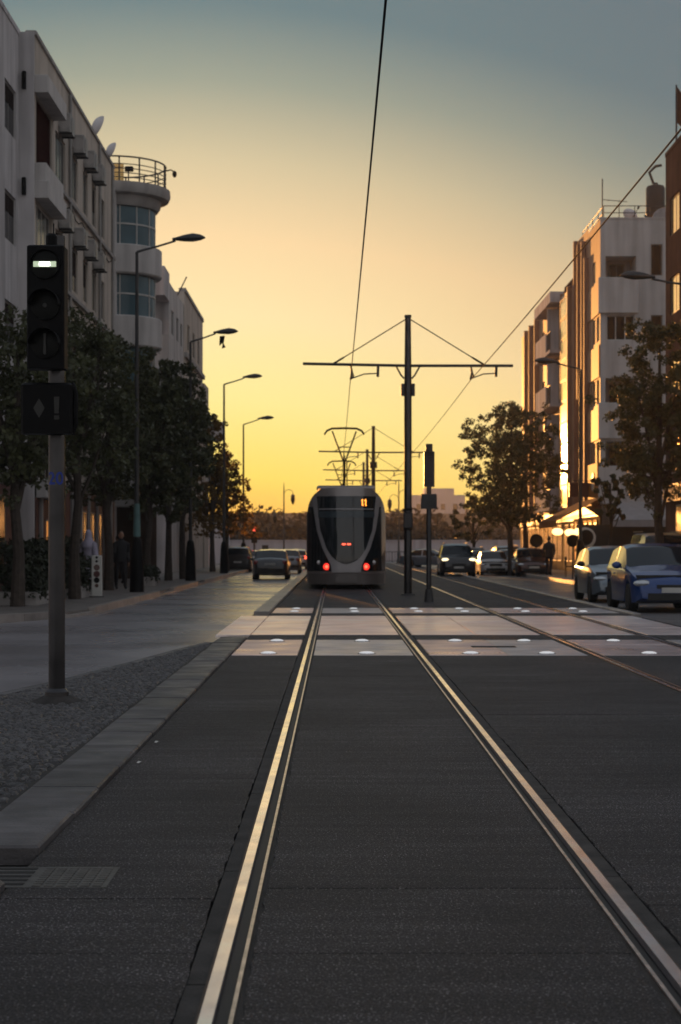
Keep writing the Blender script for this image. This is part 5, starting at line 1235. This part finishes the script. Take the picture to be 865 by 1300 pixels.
# paper card behind the blue car's windscreen
# ------------------------------------------------------------------ people
def person(x, y, rz, label, h=1.72, stride=.18, arms=((.30,.0),(-.25,.05)), top='clothd', legs='clothd', robe=None, hood=False, z=.09, heldbag=False):
    t = thing('person', label, 'person', (x, y, z), rz); k = h/1.72
    V = [(0,0,.95),(0,.01,1.15),(0,.0,1.38),(0,.0,1.50),(0,-.02,1.60),
         (.10,0,.90),(.11,-stride*.6,.50),(.11,-stride*.55+.02,.09),(.11,-stride*.55-.13,.03),
         (-.10,0,.90),(-.11,stride*.5,.50),(-.11,stride*1.1,.10),(-.11,stride*1.1-.12,.03),
         (.19,.0,1.40),(.23,arms[0][0]*.35,1.13),(.22,-arms[0][0]*.3,.90),(.22,-arms[0][0]*.4,.82),
         (-.19,.0,1.40),(-.23,arms[1][0]*.35,1.13),(-.22,-arms[1][0]*.3,.90),(-.22,-arms[1][0]*.4,.82)]
    Ed = [(0,1),(1,2),(2,3),(3,4),(0,5),(5,6),(6,7),(7,8),(0,9),(9,10),(10,11),(11,12),(2,13),(13,14),(14,15),(15,16),(2,17),(17,18),(18,19),(19,20)]
    Rr = [.15,.14,.16,.06,.055,.11,.075,.05,.045,.11,.075,.05,.045,.07,.05,.038,.035,.07,.05,.038,.035]
    me = bpy.data.meshes.new('body'); me.from_pydata([tuple(c*k for c in v) for v in V], Ed, []); me.update(); me.materials.append(M[legs])
    o = bpy.data.objects.new('body', me); COL.objects.link(o); o.parent = t
    sk = o.modifiers.new('skin', 'SKIN'); sk.use_smooth_shade = True
    for i, r_ in enumerate(Rr): me.skin_vertices[0].data[i].radius = (r_*k, r_*k*(.75 if i in (1,2) else 1))
    me.skin_vertices[0].data[0].use_root = True
    ss = o.modifiers.new('subdiv', 'SUBSURF'); ss.levels = 1; ss.render_levels = 1
    hd = MB().ball((0,-.02*k,1.66*k), (.078*k,.095*k,.115*k), 14).build('head', M['skin'], t)
    MB().ball((0,-.118*k,1.655*k), (.013,.02,.022), 6).build('nose', M['skin'], hd)
    for s in (-1,1):
        MB().ball((s*.03,-.105*k,1.68*k), (.012,.008,.008), 6).build('eye', M['hair'], hd); MB().ball((s*.08*k,-.01,1.655*k), (.012,.02,.03), 6).build('ear', M['skin'], hd)
        # hands with fingers
        hp = Vector(V[16] if s > 0 else V[20])*k
        g = MB().ball((hp.x, hp.y, hp.z-.03), (.018,.04,.05), 8)
        for q in range(4): g.tube([(hp.x, hp.y-.028+q*.018, hp.z-.06),(hp.x-s*.008, hp.y-.030+q*.018, hp.z-.10+abs(q-1.4)*.008),(hp.x-s*.02, hp.y-.03+q*.018, hp.z-.125+abs(q-1.4)*.010)], [.009,.008,.006], 5)
        g.tube([(hp.x-s*.01, hp.y-.03, hp.z-.01),(hp.x-s*.03, hp.y-.05, hp.z-.05)], [.011,.008], 5); g.build('hand', M['skin'], t)
    if hood:
        MB().lathe([(.07*k,1.74*k),(.10*k,1.66*k),(.10*k,1.58*k),(.15*k,1.47*k),(.21*k,1.36*k),(.20*k,1.28*k)], (0,.012,0), 14).build('scarf_drape', M[robe or top], t)
        MB().ball((0,.015*k,1.675*k), (.098*k,.105*k,.13*k), 12).build('head_scarf', M[robe or top], t)
    else: MB().ball((0,.012*k,1.69*k), (.085*k,.098*k,.105*k), 12).build('hair', M['hair'], t)
    if robe:
        g = MB(); vs = []; n = 20; pr = [(.30,.05),(.285,.35),(.25,.7),(.21,1.0),(.205,1.2),(.225,1.38),(.13,1.47),(.06,1.52)]
        for (r_, h_) in pr:
            for j in range(n):
                a = 2*math.pi*j/n; f_ = 1+.07*math.sin(a*5+h_*2)*(1-h_/1.6); vs.append((math.cos(a)*r_*f_*k, math.sin(a)*r_*.78*f_*k, h_*k))
        g.add(vs, [(i*n+j, i*n+(j+1) % n, (i+1)*n+(j+1) % n, (i+1)*n+j) for i in range(len(pr)-1) for j in range(n)], 0, True); g.build('robe', M[robe], t)
        for s in (-1,1): MB().tube([(s*.18*k,0,1.40*k),(s*.25*k,.03,1.15*k),(s*.25*k,-.05,.88*k)], [.085,.085,.10], 10).build('sleeve', M[robe], t)
    else:
        g = MB(); vs = []; n = 16; pr = [(.19,.86),(.185,1.0),(.175,1.15),(.20,1.36),(.12,1.47),(.065,1.51)]
        for (r_, h_) in pr:
            for j in range(n): a = 2*math.pi*j/n; vs.append((math.cos(a)*r_*k, math.sin(a)*r_*.72*k, h_*k))
        g.add(vs, [(i*n+j, i*n+(j+1) % n, (i+1)*n+(j+1) % n, (i+1)*n+j) for i in range(len(pr)-1) for j in range(n)], 0, True); g.build('jacket', M[top], t)
        for s, q in ((1,13),(-1,17)): MB().tube([tuple(c*k for c in V[q]), tuple(c*k for c in V[q+1]), tuple(c*k for c in V[q+2])], [.078,.062,.05], 9).build('sleeve', M[top], t)
    if heldbag: MB().bbox(.18,.32,-.2,.1,.42,.74,.03).tube([(.25,-.12,.74),(.24,-.08,.84),(.25,0,.74)], .012, 5).build('bag', M['black'], t)
    return t
x, y = G(113, 756); person(x, y, R(150), 'person in a long pale lilac robe and head cover walking behind the white board', robe='robe', top='robe', legs='robe', hood=True)
x, y = G(158, 752); person(x-.1, y, R(20), 'person in dark clothes standing between the tree trunks on the left pavement', top='clothd', legs='clothd')
x, y = G(150, 744); person(x, y, R(-140), 'person in brown clothes farther back on the left pavement', top='clothb', legs='clothd', h=1.66)
x, y = G(688, 736); person(9.75, 79.0, R(160), 'person in dark clothes beside the dark red car on the right pavement', z=.09)
person(10.9, 77.0, R(-70), 'person in brown standing by the cafe tables', top='clothb')
# white pavement board
x, y = G(123, 762.5)
t = thing('pavement_board', 'narrow upright white board with red and black marks on the left pavement', 'board', (x, y, .09), R(6)); hB = PZ(705, y)-.09
MB().bbox(-.14,.14,-.03,.03,.03,hB,.02).build('board_panel', M['signwhite'], t); MB().box(-.18,.18,-.16,.16,0,.03).build('foot', M['darkpole'], t)
for z_, r_, m in ((.30,.05,'redpaint'),(.44,.075,'black'),(.60,.085,'signred'),(.77,.08,'redpaint'),(.93,.035,'black'),(1.03,.035,'black'),(1.14,.04,'black')):
    if z_ < hB-.05: MB().lathe([(r_,-.031),(r_*.95,-.036),(0,-.036)], (0,0,z_), 14, ax='y').build('printed_mark', M[m], t)
# cafe chairs and tables
def chair(x, y, rz, label):
    t = thing('cafe_chair', label, 'chair', (x, y, .09), rz, 'cafe chairs on the right pavement')
    MB().bbox(-.21,.21,-.2,.2,.43,.47,.01).build('seat', M['black'], t); MB().bbox(-.2,.2,.18,.21,.55,.88,.01).build('backrest', M['black'], t)
    for a in (-.18,.18):
        for b in (-.17,.18): MB().tube([(a,b,0),(a,b,.43 if b < 0 else .86)], .014, 5).build('leg', M['black'], t)
def table(x, y, label):
    t = thing('cafe_table', label, 'table', (x, y, .09)); MB().lathe([(.33,.70),(.34,.72),(.33,.735),(0,.736)], n=18).build('table_top', M['signgrey'], t)
    MB().tube([(0,0,.02),(0,0,.7)], .03, 8).build('table_leg', M['black'], t); MB().lathe([(.22,0),(.2,.02),(.03,.035)], n=14).build('table_base', M['black'], t)
table(10.7, 75.5, 'small round cafe table nearer the road'); table(11.3, 73.0, 'small round cafe table nearer the camera, right one')
chair(10.2,75.3,R(90),'dark cafe chair left of the nearer road table'); chair(11.2,75.9,R(-100),'dark cafe chair right of the nearer road table')
chair(10.8,72.6,R(80),'dark cafe chair left of the right hand table'); chair(11.8,73.3,R(-80),'dark cafe chair right of the right hand table')

# ------------------------------------------------------------------ evening haze
hm = bpy.data.materials.new('haze_air'); hm.use_nodes = True; n = hm.node_tree.nodes; n.remove(n['Principled BSDF'])
pv = n.new('ShaderNodeVolumePrincipled'); pv.inputs['Density'].default_value = .0004; pv.inputs['Color'].default_value = (.96,.93,.90,1); pv.inputs['Anisotropy'].default_value = .35
hm.node_tree.links.new(pv.outputs[0], n['Material Output'].inputs['Volume'])
tag(MB().box(-620,620,-60,1020,-1.2,30).build('haze', hm), kind='stuff')
